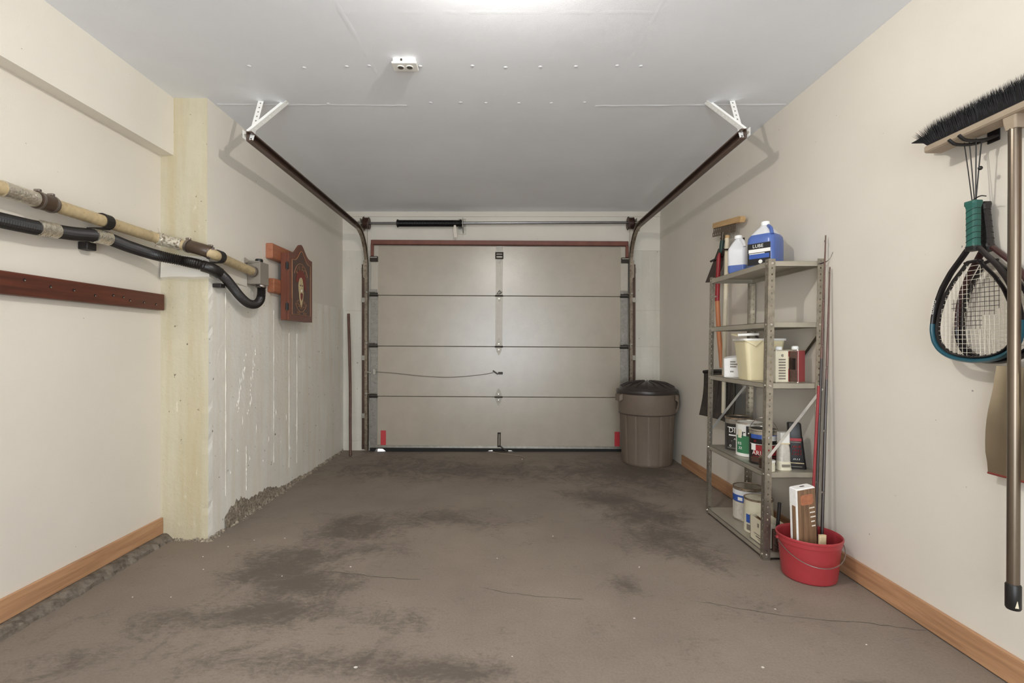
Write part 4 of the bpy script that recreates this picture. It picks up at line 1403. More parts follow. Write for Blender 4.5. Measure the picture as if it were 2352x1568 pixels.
# ---- jugs on the top shelf
def jug(name, lab, loc, rotz, w, d, h, level, label_face):
    t = thing(name, lab, 'jug', loc, (0, 0, rotz), group='washer fluid jugs')
    S = [(0, .94, .94, 0), (.012, 1, 1, 0), (h * .56, 1, 1, 0), (h * .64, .97, .95, 0), (h * .72, .80, .80, 0), (h * .80, .62, .62, 0), (h * .87, .42, .44, 0), (h * .915, .27, .33, 0)]
    def lp(z):
        for (za, wa, da, _), (zb, wb, db, _) in zip(S, S[1:]):
            if za <= z <= zb:
                k = (z - za) / (zb - za)
                return rrect(w * (wa + (wb - wa) * k), d * (da + (db - da) * k), min(.03, w * .2), z)
        return rrect(w * S[-1][1], d * S[-1][2], .03, z)
    zs = sorted(set([s_[0] for s_ in S] + [level]))
    bm = B(); loft(bm, [lp(z) for z in zs if z <= level]); obj('filled_body', bm, 'jug_blue', t, local=True, smooth=True, label='blue fluid showing through the plastic')
    bm = B(); loft(bm, [lp(z) for z in zs if z >= level]); obj('upper_body', bm, 'jug_clear', t, local=True, smooth=True)
    bm = B(); lathe(bm, [(.021, h * .915), (.022, h * .925), (.022, h * .985), (.019, h)], (0, 0, 0), 20); obj('cap', bm, 'cap_white', t, local=True, smooth=True)
    bm = B(); tube(bm, spline([(w * .16, -d * .12, h * .885), (w * .33, -d * .30, h * .80), (w * .42, -d * .40, h * .66)], .01), .010, 8)
    obj('handle', bm, 'jug_clear' if level < h * .6 else 'jug_blue', t, local=True, smooth=True)
    if label_face:
        y = -d / 2 - .0006
        bm = B(); box(bm, (-w * .42, y, .008), (w * .40, y + .0005, h * .50)); lb = obj('label_print', bm, 'print_black', t, local=True, label='black product label')
        for (a, b_, c_, e, m) in ((-.38, .40, .30, .375, 'print_white'), (-.36, .36, .17, .265, 'print_blue'), (-.36, .20, .268, .285, 'print_white')):
            bm = B(); box(bm, (w * a, y - .0006, h * c_), (w * b_, y - .0002, h * e)); obj('label_band', bm, m, lb, local=True)
        obj('lettering', lettering('LUBE', .026, plane_map((-w * .04, y - .0008, h * .435), (1, 0, 0), (0, 0, 1))), 'print_white', lb, local=True)
        bm = B(); lathe(bm, [(.011, -.0004), (.011, .0004)], (0, 0, 0), 12)
        bmesh.ops.rotate(bm, verts=bm.verts, cent=(0, 0, 0), matrix=Matrix.Rotation(pi / 2, 3, 'X'))
        bmesh.ops.translate(bm, verts=bm.verts, vec=(w * .05, y - .0006, h * .10))
        obj('label_dot', bm, 'print_white', lb, local=True)
    return t
jug('fluid_jug', 'large blue washer fluid jug with black label on the top shelf', (1.478, 2.80, TOPS[4] + .0008), radians(-52), .150, .150, .256, .178, True)
jug('fluid_jug', 'smaller nearly empty clear jug beside the large blue jug', (1.436, 3.03, TOPS[4] + .0008), radians(-40), .105, .095, .228, .045, False)

# ---- third shelf
Z3 = TOPS[2] + .0008
def carton():
    t = thing('paper_carton', 'crumpled white paper carton with grey print on the middle shelf', 'carton', (1.425, 3.10, Z3), (0, 0, radians(-18)))
    bm = B()
    L0, L1 = rrect(.085, .055, .004, 0, n=1), rrect(.088, .05, .004, .118, n=1)
    L1 = [Vector((p.x, p.y, p.z + (.008 if p.x > 0 else -.004))) for p in L1]
    loft(bm, [L0, L1]); obj('box', bm, 'paper_white', t, local=True)
    bm = B(); prism(bm, [(-.04, -.02, .119), (.03, -.022, .125), (.045, .018, .135), (-.02, .02, .124)], (0, 0, .002)); obj('flap', bm, 'paper_white', t, local=True)
    for z, wd in ((.09, .03), (.075, .045), (.06, .035), (.03, .02)):
        bm = B(); box(bm, (-.01, -.0282, z), (-.01 + wd, -.0272, z + .008)); obj('print_line', bm, 'print_grey', t, local=True)
carton()

def bin_():
    t = thing('cream_bin', 'rectangular cream plastic bin with raised lid flap on the middle shelf', 'bin', (1.478, 2.875, Z3), (0, 0, radians(-6)))
    bm = B(); loft(bm, [rrect(.170, .16, .02, 0), rrect(.172, .162, .02, .01), rrect(.212, .195, .022, .222)])
    obj('body', bm, 'cream_plastic', t, local=True, smooth=True)
    bm = B(); loft(bm, [rrect(.214, .197, .022, .220), rrect(.228, .211, .024, .222), rrect(.228, .211, .024, .233), rrect(.214, .197, .022, .233)]); obj('rim', bm, 'print_white', t, local=True, smooth=True)
    bm = B(); prism(bm, [(-.135, -.06, .245), (-.03, -.085, .252), (-.03, .06, .262), (-.135, .05, .255)], (0, 0, .007)); lf = obj('lid_flap', bm, 'cream_plastic', t, local=True)
    bm = B(); cyl(bm, (-.135, -.06, .253), (-.032, -.088, .258), .008, seg=10); obj('rolled_edge', bm, 'print_white', lf, local=True, smooth=True)
    bm = B(); prism(bm, [(-.115, -.1, .224), (-.02, -.1065, .224), (-.055, -.1045, .190)], (0, .004, 0)); obj('spout', bm, 'cream_plastic', t, local=True)
bin_()

def f_can(lab, loc, rotz, w, d, h, body, side_m, front_m, cat='can', cap='cap_white', bands=(), tx=None):
    t = thing('oblong_can', lab, cat, loc, (0, 0, rotz), group='oblong cans on the middle shelf')
    bm = B(); loft(bm, [rrect(w, d, .006, 0), rrect(w, d, .006, h)]); b_ = obj('body', bm, body, t, local=True)
    bm = B(); loft(bm, [rrect(w + .003, d + .003, .007, h - .002), rrect(w + .003, d + .003, .007, h + .003)]); obj('top_rim', bm, 'tin_metal', t, local=True)
    bm = B(); loft(bm, [rrect(w + .003, d + .003, .007, .0), rrect(w + .003, d + .003, .007, .004)]); obj('bottom_rim', bm, 'tin_metal', t, local=True)
    bm = B(); lathe(bm, [(.015, h + .003), (.017, h + .006), (.017, h + .018), (.012, h + .022)], (-w * .1, 0, 0), 16); obj('cap', bm, cap, t, local=True, smooth=True)
    for (face, a, b2, z0, z1, m) in bands:
        bm = B()
        if face == 'f': box(bm, (a * w, -d / 2 - .0010, z0 * h), (b2 * w, -d / 2 - .0003, z1 * h))
        else: box(bm, (-w / 2 - .0010, a * d, z0 * h), (-w / 2 - .0003, b2 * d, z1 * h))
        obj('label_print', bm, m, b_, local=True)
    if tx:
        obj('lettering', lettering(tx[0], tx[1], plane_map((0, -d / 2 - .0016, tx[2] * h), (1, 0, 0), (0, 0, 1))), tx[3], b_, local=True)
    return t
f_can('cream oblong tin with dense grey print behind the slotted post', (1.473, 2.645, Z3), radians(2), .070, .042, .168, 'tin_cream', None, None, cap='cap_white',
      bands=[('f', -.28, .25, .10 + .085 * k, .10 + .085 * k + .045, 'print_grey') for k in range(8)], tx=('e', .03, .86, 'print_black'))
f_can('red oblong tin with dark label and white cap on the middle shelf', (1.562, 2.655, Z3), radians(36), .084, .060, .170, 'red_metal', None, None,
      bands=[('s', -.45, .22, .02, .96, 'print_brown'), ('s', -.30, .25, .40, .75, 'print_black'), ('s', .24, .32, .42, .80, 'cork'), ('s', -.45, .45, .965, .985, 'tin_metal'), ('f', -.5, -.46, 0, 1, 'tag_white')])

# ---- paint cans
def paint_can(name, lab, loc, r, h, body, bands=(), texts=(), lid='tin_metal', bail=None, open_top=False, group=None, cat='paint can'):
    t = thing(name, lab, cat, loc, group=group)
    c = Vector(loc)
    A = to_cam(loc)
    bm = B(); lathe(bm, [(r * .985, 0), (r * 1.01, .001), (r * 1.01, .005), (r, .007), (r, h - .008), (r * 1.012, h - .006), (r * 1.012, h)], c, 40)
    b_ = obj('body', bm, body, t, smooth=True)
    bm = B(); lathe(bm, [(r * 1.02, h - .007), (r * 1.02, h + .002), (r * .95, h + .003), (r * .93, h - .003), (r * .80, h - .003), (r * .78, h - .001)], c, 40, cap0=False)
    obj('lid', bm, lid, t, smooth=True)
    for (a0, a1, z0, z1, m) in bands:
        bm = B(); arc_patch(bm, c, r + .0014, z0 * h, z1 * h, A + a0, A + a1, 14); obj('label_print', bm, m, b_)
    for (s, size, a, z, m) in texts:
        obj('lettering', lettering(s, size, cyl_map(c, r + .0024, A + a, z * h)), m, b_)
    if bail:
        bm = B()
        pts = [c + Vector((r * 1.02 * cos(A + pi / 2) * cos(q) + cos(A) * bail * .4 * sin(q), r * 1.02 * sin(A + pi / 2) * cos(q) + sin(A) * bail * .4 * sin(q), h * .82 + bail * sin(q))) for q in [pi * k / 16 for k in range(17)]]
        tube(bm, pts, .0018, 6); obj('bail_handle', bm, 'wire_steel', t, smooth=True)
        for sg in (1, -1):
            p = c + Vector((r * cos(A + sg * pi / 2), r * sin(A + sg * pi / 2), h * .82)); q = c + Vector((r * 1.07 * cos(A + sg * pi / 2), r * 1.07 * sin(A + sg * pi / 2), h * .82))
            bm = B(); cyl(bm, p, q, .006, seg=10); obj('bail_ear', bm, 'tin_metal', b_, smooth=True)
    return t
Z4 = TOPS[1] + .0008
PC = 'paint cans on the shelving unit'
paint_can('paint_can', 'black paint can with white lettering at the far end of the lower shelf', (1.500, 3.165, Z4), .078, .200, 'can_black',
          bands=[(-1.2, 1.2, .82, .96, 'print_grey'), (-.75, .05, .45, .49, 'print_white'), (-.9, .1, .70, .72, 'print_white'), (-.9, .2, .06, .08, 'print_grey')] , texts=[('DIS', .045, -.35, .62, 'print_white'), ('. ^', .03, -.35, .33, 'print_white'), ('o', .03, -.6, .15, 'print_white')], lid='tin_rust', group=PC)
paint_can('paint_can', 'white paint can with large green label on the lower shelf', (1.482, 2.985, Z4), .075, .196, 'print_white',
          bands=[(-1.1, .9, .10, .62, 'can_green'), (-.25, 1.2, .62, .92, 'print_black'), (-.95, -.60, .55, .80, 'tin_cream')], texts=[('r', .06, -.45, .70, 'print_black'), ('es', .035, -.78, .40, 'print_white'), ('zz', .03, -.7, .26, 'print_white')], group=PC)
paint_can('paint_can', 'paint can with red, black and blue label and raised wire handle on the lower shelf', (1.462, 2.79, Z4), .072, .190, 'print_black',
          bands=[(-1.3, 1.3, .86, .95, 'tin_metal'), (-1.0, 1.2, .74, .86, 'print_blue'), (-.1, 1.2, .70, .84, 'print_white'), (-.75, 1.3, .28, .56, 'print_red'), (-.95, -.55, .40, .58, 'print_white'), (-1.0, .9, .06, .20, 'print_brown'), (-1.1, 1.2, .575, .59, 'print_white'), (-.8, 1.0, .22, .235, 'print_red')],
          texts=[('ARLVZ', .034, -.15, .33, 'print_white'), ('o', .028, -.6, .68, 'print_red')], bail=.10, group=PC)
def jar():
    loc = (1.405, 2.668, Z4)
    t = thing('small_jar', 'small brown jar with ribbed sides at the front of the lower shelf', 'jar', loc)
    bm = B(); lathe(bm, [(.026, 0), (.029, .004), (.029, .012), (.027, .014), (.027, .022), (.029, .024), (.029, .052), (.024, .058)], loc, 24); obj('body', bm, 'brown_glass', t, smooth=True)
    bm = B(); lathe(bm, [(.026, .056), (.026, .064), (.022, .066)], loc, 24); obj('lid', bm, 'tin_rust', t, smooth=True)
    loc = (1.402, 2.606, Z4)
    t = thing('white_tub', 'tiny white tub in front of the red and black paint can', 'tub', loc)
    bm = B(); lathe(bm, [(.020, 0), (.022, .004), (.022, .05)], loc, 20); obj('body', bm, 'tin_cream', t, smooth=True)
    bm = B(); lathe(bm, [(.0235, .048), (.0235, .056), (.020, .058), (.012, .057)], loc, 20); obj('lid', bm, 'print_white', t, smooth=True)
jar()
def bottle():
    loc = Vector((1.488, 2.64, Z4))
    t = thing('glue_bottle', 'frosted plastic bottle with square white cap on the lower shelf', 'bottle', loc)
    bm = B(); loft(bm, [rrect(.062, .05, .012, z, loc.x, loc.y) if 0 else rrect(w, w * .85, w * .3, loc.z + z, loc.x, loc.y) for w, z in ((.068, 0), (.070, .006), (.062, .02), (.060, .085), (.056, .115), (.048, .138))])
    b_ = obj('body', bm, 'glass_frost', t, smooth=True)
    bm = B(); loft(bm, [rrect(w, w * .85, w * .3, loc.z + z, loc.x, loc.y) for w, z in ((.0705, .0), (.0725, .005), (.0645, .020), (.0635, .045), (.062, .046))]); obj('base_label', bm, 'tin_cream', b_, smooth=True)
    bm = B(); box(bm, loc + Vector((-.024, -.0318, .018)), loc + Vector((.018, -.0298, .032)), .0005); obj('label_print', bm, 'print_grey', b_)
    bm = B(); loft(bm, [rrect(.052, .046, .008, loc.z + z, loc.x, loc.y) for z in (.136, .142)]); obj('neck_ring', bm, 'cork', b_)
    bm = B(); loft(bm, [rrect(.050, .044, .008, loc.z + z, loc.x, loc.y) for z in (.142, .196)]); obj('cap', bm, 'print_white', t)
    # black squeeze bottle standing on its wide end
    loc = Vector((1.573, 2.66, Z4))
    t = thing('squeeze_bottle', 'tapered black squeeze bottle with red lettering on the lower shelf', 'bottle', loc, (0, 0, radians(-20)))
    dims = ((.086, .030, 0), (.088, .032, .006), (.080, .036, .06), (.074, .040, .12), (.070, .042, .168), (.066, .042, .172), (.064, .042, .238), (.056, .036, .243))
    off = lambda z: -.016 * (z / .24)
    bm = B(); loft(bm, [rrect(w, d, .012, z, off(z), 0) for w, d, z in dims[:5]]); b_ = obj('body', bm, 'print_black', t, local=True, smooth=True)
    bm = B(); loft(bm, [rrect(w, d, .012, z, off(z), 0) for w, d, z in dims[4:]]); obj('cap', bm, 'black_plastic', t, local=True, smooth=True)
    yy = -.0225
    def patch(x0, x1, z0, z1, m):
        bm = B(); prism(bm, [(x0 + off(z0), -.0195 - .014 * z0 / .24 * .25 - .0012, z0), (x1 + off(z0), -.0195 - .0035 * z0 / .24 - .0012, z0), (x1 + off(z1), -.0195 - .0035 * z1 / .24 - .0012, z1), (x0 + off(z1), -.0195 - .0035 * z1 / .24 - .0012, z1)], (0, .0006, 0)); obj('label_print', bm, m, b_, local=True)
    patch(-.028, .026, .148, .163, 'print_red'); patch(-.028, .022, .140, .144, 'print_grey')
    patch(-.034, .030, .030, .034, 'cork'); patch(-.034, .020, .012, .015, 'print_grey')
    # smudged red script: short slanted strokes
    rnd = random.Random(17)
    for r_, (z, h_, m_) in enumerate(((.118, .016, 'print_red'), (.098, .014, 'print_red'), (.080, .012, 'print_red'), (.052, .010, 'print_white'))):
        for k in range(5 - (r_ > 2)):
            x = -.020 + .009 * k + rnd.uniform(-.002, .002) + off(z)
            bm = B(); cyl(bm, (x, -.0222, z - h_ * .5 * rnd.uniform(.6, 1)), (x + .005 + rnd.uniform(-.003, .003), -.0222, z + h_ * .5 * rnd.uniform(.6, 1)), .0014, seg=5); obj('print_stroke', bm, m_, b_, local=True)
bottle()
# ---- bottom shelf
Z5 = TOPS[0] + .0008
paint_can('paint_can', 'large silver paint can with blue band on the bottom shelf', (1.520, 3.085, Z5), .084, .198, 'tin_metal',
          bands=[(-1.4, 1.4, .78, .92, 'jug_clear'), (-1.4, 1.4, .58, .78, 'print_blue'), (-.7, -.35, .62, .72, 'print_white'), (-1.4, 1.4, .05, .56, 'glass_frost')], lid='tin_rust', group=PC)
paint_can('paint_can', 'cream paint can with torn dark label on the bottom shelf', (1.478, 2.875, Z5), .076, .190, 'tin_cream',
          bands=[(.35, .95, .50, .78, 'print_black'), (.40, .62, .40, .55, 'print_black'), (-.95, -.60, .30, .55, 'print_blue'), (-.9, -.55, .08, .25, 'print_grey')], lid='tin_rust', bail=None, group=PC)
def carton2():
    t = thing('white_box', 'white cardboard box with open lid on the bottom shelf near the front post', 'box', (1.432, 2.70, Z5), (0, 0, 0))
    w, d, h = .095, .165, .128
    bm = B()
    box(bm, (-w / 2, -d / 2, 0), (-w / 2 + .003, d / 2, h)); box(bm, (w / 2 - .003, -d / 2, 0), (w / 2, d / 2, h))
    box(bm, (-w / 2, -d / 2, 0), (w / 2, -d / 2 + .003, h)); box(bm, (-w / 2, d / 2 - .003, 0), (w / 2, d / 2, h)); box(bm, (-w / 2, -d / 2, 0), (w / 2, d / 2, .003))
    b_ = obj('box', bm, 'tin_cream', t, local=True)
    bm = B(); box(bm, (-w / 2 + .004, -d / 2 + .004, h - .03), (w / 2 - .004, d / 2 - .004, h - .012)); obj('contents', bm, 'wood_pack', t, local=True)
    bm = B(); prism(bm, [(-w / 2 + .012, -d / 2, h), (w / 2, -d / 2, h + .004), (w / 2, d / 2, h + .004), (-w / 2 + .030, d / 2, h)], (0, 0, .002)); obj('lid_flap', bm, 'tin_cream', t, local=True)
    x = -w / 2 - .0012
    for y0, y1, z0, z1 in ((-.012, .004, .085, .105), (-.035, .02, .028, .034), (-.02, .04, .042, .046), (-.05, .0, .018, .021)):
        bm = B(); box(bm, (x, y0, z0), (x + .0008, y1, z1)); obj('label_print', bm, 'print_grey', b_, local=True)
carton2()
def brushes():
    t = thing('wire_brush', 'dark bristled brush standing on the bottom shelf behind the red bucket', 'brush', (1.432, 2.597, Z5))
    b0 = Vector((1.432, 2.597, Z5))
    bm = B(); loft(bm, [rrect(.05, .022, .006, b0.z + z, b0.x + .004 * z, b0.y) for z in (0, .03, .11)]); obj('block', bm, 'print_brown', t)
    bm = B()
    rnd = random.Random(6)
    for i in range(60):
        p = b0 + Vector((rnd.uniform(-.022, .022), -.011, rnd.uniform(.01, .10)))
        cyl(bm, p, p + Vector((rnd.uniform(-.003, .003), -.016, rnd.uniform(-.003, .003))), .0012, seg=4)
    obj('bristles', bm, 'wire_steel', t, kind='stuff')
    bm = B(); tube(bm, spline([b0 + Vector((0, 0, .105)), b0 + Vector((.004, 0, .15)), b0 + Vector((.010, 0, .22)), b0 + Vector((.012, 0, .25))], .01), .009, 8); obj('handle', bm, 'black_plastic', t, smooth=True)
brushes()

# ------------------------------------------------------------------ red bucket and what stands in it
BC = Vector((1.478, 2.405, 0))
def bucket():
    t = thing('bucket', 'red plastic bucket with wire handle in front of the shelving unit', 'bucket', BC)
    def ov(r, z, n=48):
        r = r * .925
        return [BC + Vector((r * 1.0 * cos(2 * pi * k / n), r * 1.0 * sin(2 * pi * k / n), z)) for k in range(n)]
    prof = [(.118, 0), (.124, .004), (.127, .012), (.143, .165), (.144, .170), (.148, .172), (.150, .192), (.153, .194), (.1535, .202), (.150, .205), (.146, .202), (.143, .19), (.122, .012)]
    bm = B(); loft(bm, [ov(r, z) for r, z in prof]); obj('body', bm, 'bucket_red', t, smooth=True)
    bm = B()
    a0 = radians(170)
    e, f = Vector((cos(a0), sin(a0), 0)), Vector((-sin(a0), cos(a0), 0))
    pts = [BC + e * (.142 * cos(q)) + f * (.160 * sin(q)) + Vector((0, 0, .178 - .075 * sin(q) ** 1.1 if sin(q) > 0 else .178)) for q in [pi * k / 20 for k in range(21)]]
    # keep clear of the wall of the bucket
    tube(bm, pts, .0022, 6); obj('bail_handle', bm, 'wire_steel', t, smooth=True)
    for sg in (1, -1):
        p = BC + e * (.136 * sg) + Vector((0, 0, .178)); bm = B(); cyl(bm, p, p + e * (.010 * sg), .008, seg=10); obj('handle_boss', bm, 'bucket_red', t, smooth=True)
bucket()
def pack():
    base = Vector((1.445, 2.385, .030))
    t = thing('sponge_package', 'white and brown wood-print package standing in the red bucket', 'package', base, (radians(3), radians(-5), radians(13)))
    w, d, h = .105, .050, .415
    bm = B(); loft(bm, [rrect(w, d, .008, 0), rrect(w, d, .008, h - .004), rrect(w - .008, d - .008, .006, h)]); b_ = obj('box', bm, 'paper_white', t, local=True)
    y = -d / 2 - .0008
    bm = B(); box(bm, (-w / 2 + .003, y, .004), (w / 2 - .003, y + .0006, h - .006)); fp = obj('front_print', bm, 'wood_pack', b_, local=True)
    bm = B(); loft(bm, [[Vector((p.x, y - .0010 + (.0008 if q else 0), p.y + h - .055)) for p in rrect(w * .66, .05, .012, 0)] for q in (0, 1)]); obj('front_panel', bm, 'wood_cleat', b_, local=True)
    for k in range(5):
        bm = B(); box(bm, (.012 + .003 * k, y - .001, h - .10 - .022 * k), (.042 + .002 * (k % 3), y - .0004, h - .094 - .022 * k)); obj('label_print', bm, 'tag_white', b_, local=True)
    x = -w / 2 - .0008
    bm = B(); box(bm, (x, -d * .30, .004), (x + .0006, d * .12, h * .80)); obj('side_print', bm, 'wood_pack', b_, local=True)
    bm = B(); loft(bm, [[Vector((p.x, p.y, h + .0002 + .0008 * q)) for p in rrect(.026, .008, .004, 0)] for q in (0, 1)]); obj('hang_slot', bm, 'outlet_dark', b_, local=True)
pack()
def paddle():
    p0, p1 = Vector((1.503, 2.442, .016)), Vector((1.578, 2.488, .905))
    t = thing('red_paddle', 'long thin red rod with dark flared paddle end in the red bucket', 'rod', p0)
    d = (p1 - p0)
    q = lambda k: p0 + d * k
    bm = B(); tube(bm, [q(.32), q(.6), q(1)], .0065, 8); obj('shaft', bm, 'rod_red', t, smooth=True)
    bm = B(); tube(bm, [q(0), q(.10), q(.25), q(.30), q(.33)], .01, 12, rfun=lambda i: (.020, .020, .019, .012, .008)[i]); obj('paddle', bm, 'rod_dark', t, smooth=True)
paddle()
def rods():
    for i, (p0, p1, lab, m, r) in enumerate(((Vector((1.545, 2.47, .018)), Vector((1.650, 2.545, 1.665)), 'tall dark fishing rod in the red bucket reaching above the shelf', 'rod_dark', .0075),
                                             (Vector((1.552, 2.43, .018)), Vector((1.655, 2.52, 1.500)), 'shorter brown fishing rod in the red bucket beside the tall one', 'rod_dark', .0075))):
        t = thing('fishing_rod', lab, 'fishing rod', p0, group='fishing rods in the bucket')
        d = p1 - p0
        q = lambda k: p0 + d * k
        bm = B(); tube(bm, [q(0), q(.04), q(.09), q(.11)], .011, 10, rfun=lambda k: (.011, .012, .011, .008)[k]); obj('butt', bm, 'rod_dark', t, smooth=True)
        bm = B(); tube(bm, [q(.11), q(.5), q(.62)], r, 8, rfun=lambda k: (r, r * .9, r * .85)[k]); obj('lower_blank', bm, 'rod_dark', t, smooth=True)
        bm = B(); tube(bm, [q(.62), q(.8), q(1)], r, 8, rfun=lambda k: (r * .85, r * .7, r * .4)[k]); obj('upper_blank', bm, 'rod_brown', t, smooth=True)
        for k in (.25, .45, .66, .80, .98):
            c = q(k) + Vector((-.008, -.010, 0))
            bm = B(); tube(bm, [c + Vector((.007 * cos(a), .004 * cos(a), .007 * sin(a))) for a in [2 * pi * z / 10 for z in range(10)]], .0012, 5, closed=True); obj('line_guide', bm, 'wire_steel', t, smooth=True)
    p = Vector((1.503, 2.352, .016))
    t = thing('paint_brush', 'small brush with pale cork handle in the red bucket', 'brush', p)
    bm = B(); loft(bm, [rrect(.034, .016, .006, p.z + z, p.x + .03 * z, p.y) for z in (.10, .105, .195, .20)]); obj('handle', bm, 'cork', t)
    bm = B(); loft(bm, [rrect(.036, .018, .004, p.z + z, p.x + .03 * z, p.y) for z in (.05, .10)]); obj('ferrule', bm, 'wire_steel', t)
    bm = B(); loft(bm, [rrect(.030, .010, .004, p.z, p.x, p.y), rrect(.035, .016, .004, p.z + .05, p.x, p.y)]); obj('bristles', bm, 'bristle', t, kind='stuff')
    # curved feather-like tip caught on the post top
    bm = B(); tube(bm, spline([(1.636, 2.566, 1.525), (1.650, 2.545, 1.530), (1.662, 2.53, 1.545), (1.667, 2.515, 1.575)], .006), .004, 6, rfun=lambda i: max(.0008, .0045 - .0005 * i))
    single('bent_hook', bm, 'rod_dark', 'small bent brown hook at the top of the near rear shelf post', 'hook', (1.636, 2.566, 1.525), smooth=True)
rods()

# ------------------------------------------------------------------ tools hung on the right wall behind the shelving
def back_tools():
    # black snow shovel with cream shaft
    t = thing('snow_shovel', 'black snow shovel with cream shaft hanging behind the shelving unit', 'shovel', (1.63, 3.55, .57))
    bm = B()
    n, m = 14, 8
    g = []
    for j in range(m + 1):
        v = j / m
        row = []
        for i in range(n + 1):
            u = -1 + 2 * i / n
            y = 3.622 - u * (.255 + .02 * (1 - v))
            bow = .045 * u * u + (.03 * (1 - v))
            x = 1.645 - .03 - bow + .012 * sin(pi * v)
            row.append((x, y, .565 + .335 * v + .018 * (1 - u * u) * v))
        g.append(row)
    V = [[[bm.verts.new((x + dx, y, z)) for x, y, z in row] for row in g] for dx in (0, .004)]
    for j in range(m):
        for i in range(n):
            bm.faces.new((V[0][j][i], V[0][j][i + 1], V[0][j + 1][i + 1], V[0][j + 1][i]))
            bm.faces.new((V[1][j][i + 1], V[1][j][i], V[1][j + 1][i], V[1][j + 1][i + 1]))
    bl = obj('blade', bm, 'black_shovel', t, smooth=True)
    bm = B(); tube(bm, [Vector(g[m][i]) + Vector((0, 0, 0)) for i in range(n + 1)], .013, 10); obj('rolled_edge', bm, 'black_plastic', bl, smooth=True)
    for u in (-.6, -.2, .2, .6):
        i = int((u + 1) / 2 * n)
        bm = B(); tube(bm, [Vector(g[j][i]) + Vector((-.002, .03 * (1 - j / m) * (1 if u < 0 else -1), 0)) for j in range(1, m)], .004, 6); obj('blade_rib', bm, 'black_shovel', bl, smooth=True)
    bm = B(); tube(bm, [(1.575, 3.545, .625), (1.585, 3.55, 1.2), (1.605, 3.555, 1.87)], .0145, 12); obj('shaft', bm, 'cream_pole', t, smooth=True)
    bm = B(); cyl(bm, (1.6055, 3.555, 1.865), (1.6065, 3.555, 1.885), .016, seg=12); obj('shaft_cap', bm, 'wood_raw', t, smooth=True)
    # spade with red socket and wooden handle
    t = thing('garden_spade', 'upturned dark brown spade with red socket and orange wooden handle behind the shelving', 'spade', (1.60, 3.61, .94))
    bm = B()
    prism(bm, [(1.60, 3.924, 1.597), (1.60, 3.69, 1.818), (1.60, 3.585, 1.800), (1.60, 3.63, 1.68), (1.60, 3.726, 1.575)], (.006, 0, 0))
    obj('blade', bm, 'blade_brown', t)
    bm = B(); cyl(bm, (1.592, 3.80, 1.742), (1.597, 3.60, 1.752), .008, seg=8); obj('foot_step', bm, 'black_plastic', t, smooth=True)
    bm = B(); tube(bm, [(1.586, 3.632, 1.775), (1.580, 3.635, 1.74), (1.578, 3.645, 1.6), (1.580, 3.66, 1.43)], .016, 12, rfun=lambda i: (.008, .015, .016, .017)[i]); sc = obj('socket', bm, 'grip_red', t, smooth=True)
    for z, y in ((1.56, 3.648), (1.46, 3.657)):
        bm = B(); cyl(bm, (1.566, y - .012, z), (1.560, y - .014, z), .006, seg=8); obj('rivet', bm, 'bolt_steel', sc, smooth=True)
    bm = B(); tube(bm, spline([(1.581, 3.66, 1.43), (1.585, 3.645, 1.2), (1.59, 3.625, 1.05), (1.592, 3.61, .945)], .05), .0165, 12); obj('handle', bm, 'wood_handle', t, smooth=True)
    # perforated scraper with wooden edge and green grip
    t = thing('wall_scraper', 'perforated metal scraper with wooden edge strip and green grip high on the right wall', 'scraper', (1.62, 3.63, 1.76))
    bm = B(); prism(bm, [(1.605, 3.80, 2.030), (1.605, 3.372, 1.976), (1.605, 3.352, 1.958), (1.605, 3.372, 1.936), (1.605, 3.80, 1.992)], (.035, 0, 0)); obj('edge_strip', bm, 'wood_raw', t)
    bm = B()
    p0, p1 = Vector((1.612, 3.80, 1.995)), Vector((1.612, 3.44, 1.948))
    dn = Vector((0, .10, -1)).normalized()
    for k in range(2): perf(bm, p0 + dn * (.033 * k) + Vector((0, .012 * k, 0)), p0 + (p1 - p0) * .36 + dn * (.033 * k), dn, .033, 4, .010, .003)
    for k in range(2): perf(bm, p0 + (p1 - p0) * .66 + dn * (.031 * k), p1 + dn * (.031 * k), dn, .031, 3, .010, .003)
    a, b_ = p0 + (p1 - p0) * .36, p0 + (p1 - p0) * .66
    prism(bm, [a, b_, b_ + dn * .066, a + dn * .070], (.003, 0, 0))
    obj('plate', bm, 'plate_brown', t)
    bm = B(); cyl(bm, (1.611, 3.635, 1.925), (1.606, 3.632, 1.862), .013, .012, seg=12); cyl(bm, (1.598, 3.632, 1.88), (1.592, 3.632, 1.88), .008, seg=8); obj('ferrule', bm, 'galv_dark', t, smooth=True)
    bm = B(); tube(bm, spline([(1.606, 3.632, 1.865), (1.600, 3.632, 1.82), (1.598, 3.637, 1.785), (1.598, 3.665, 1.758)], .012), .016, 12); obj('grip', bm, 'grip_green', t, smooth=True)
    # wall hook that carries them
    t = thing('wall_hook', 'black wall hook behind the smaller jug', 'hook', (XR, 3.50, 1.775))
    bm = B(); box(bm, (XR - .006, 3.43, 1.775), (XR, 3.515, 1.845), .002); obj('plate', bm, 'black_plastic', t)
    bm = B(); cyl(bm, (XR - .006, 3.515, 1.785), (1.565, 3.525, 1.778), .006, seg=8); obj('prong', bm, 'black_plastic', t, smooth=True)
    bm = B(); cyl(bm, (XR - .007, 3.475, 1.815), (XR - .011, 3.475, 1.815), .007, seg=8); obj('screw', bm, 'bolt_steel', t)
back_tools()

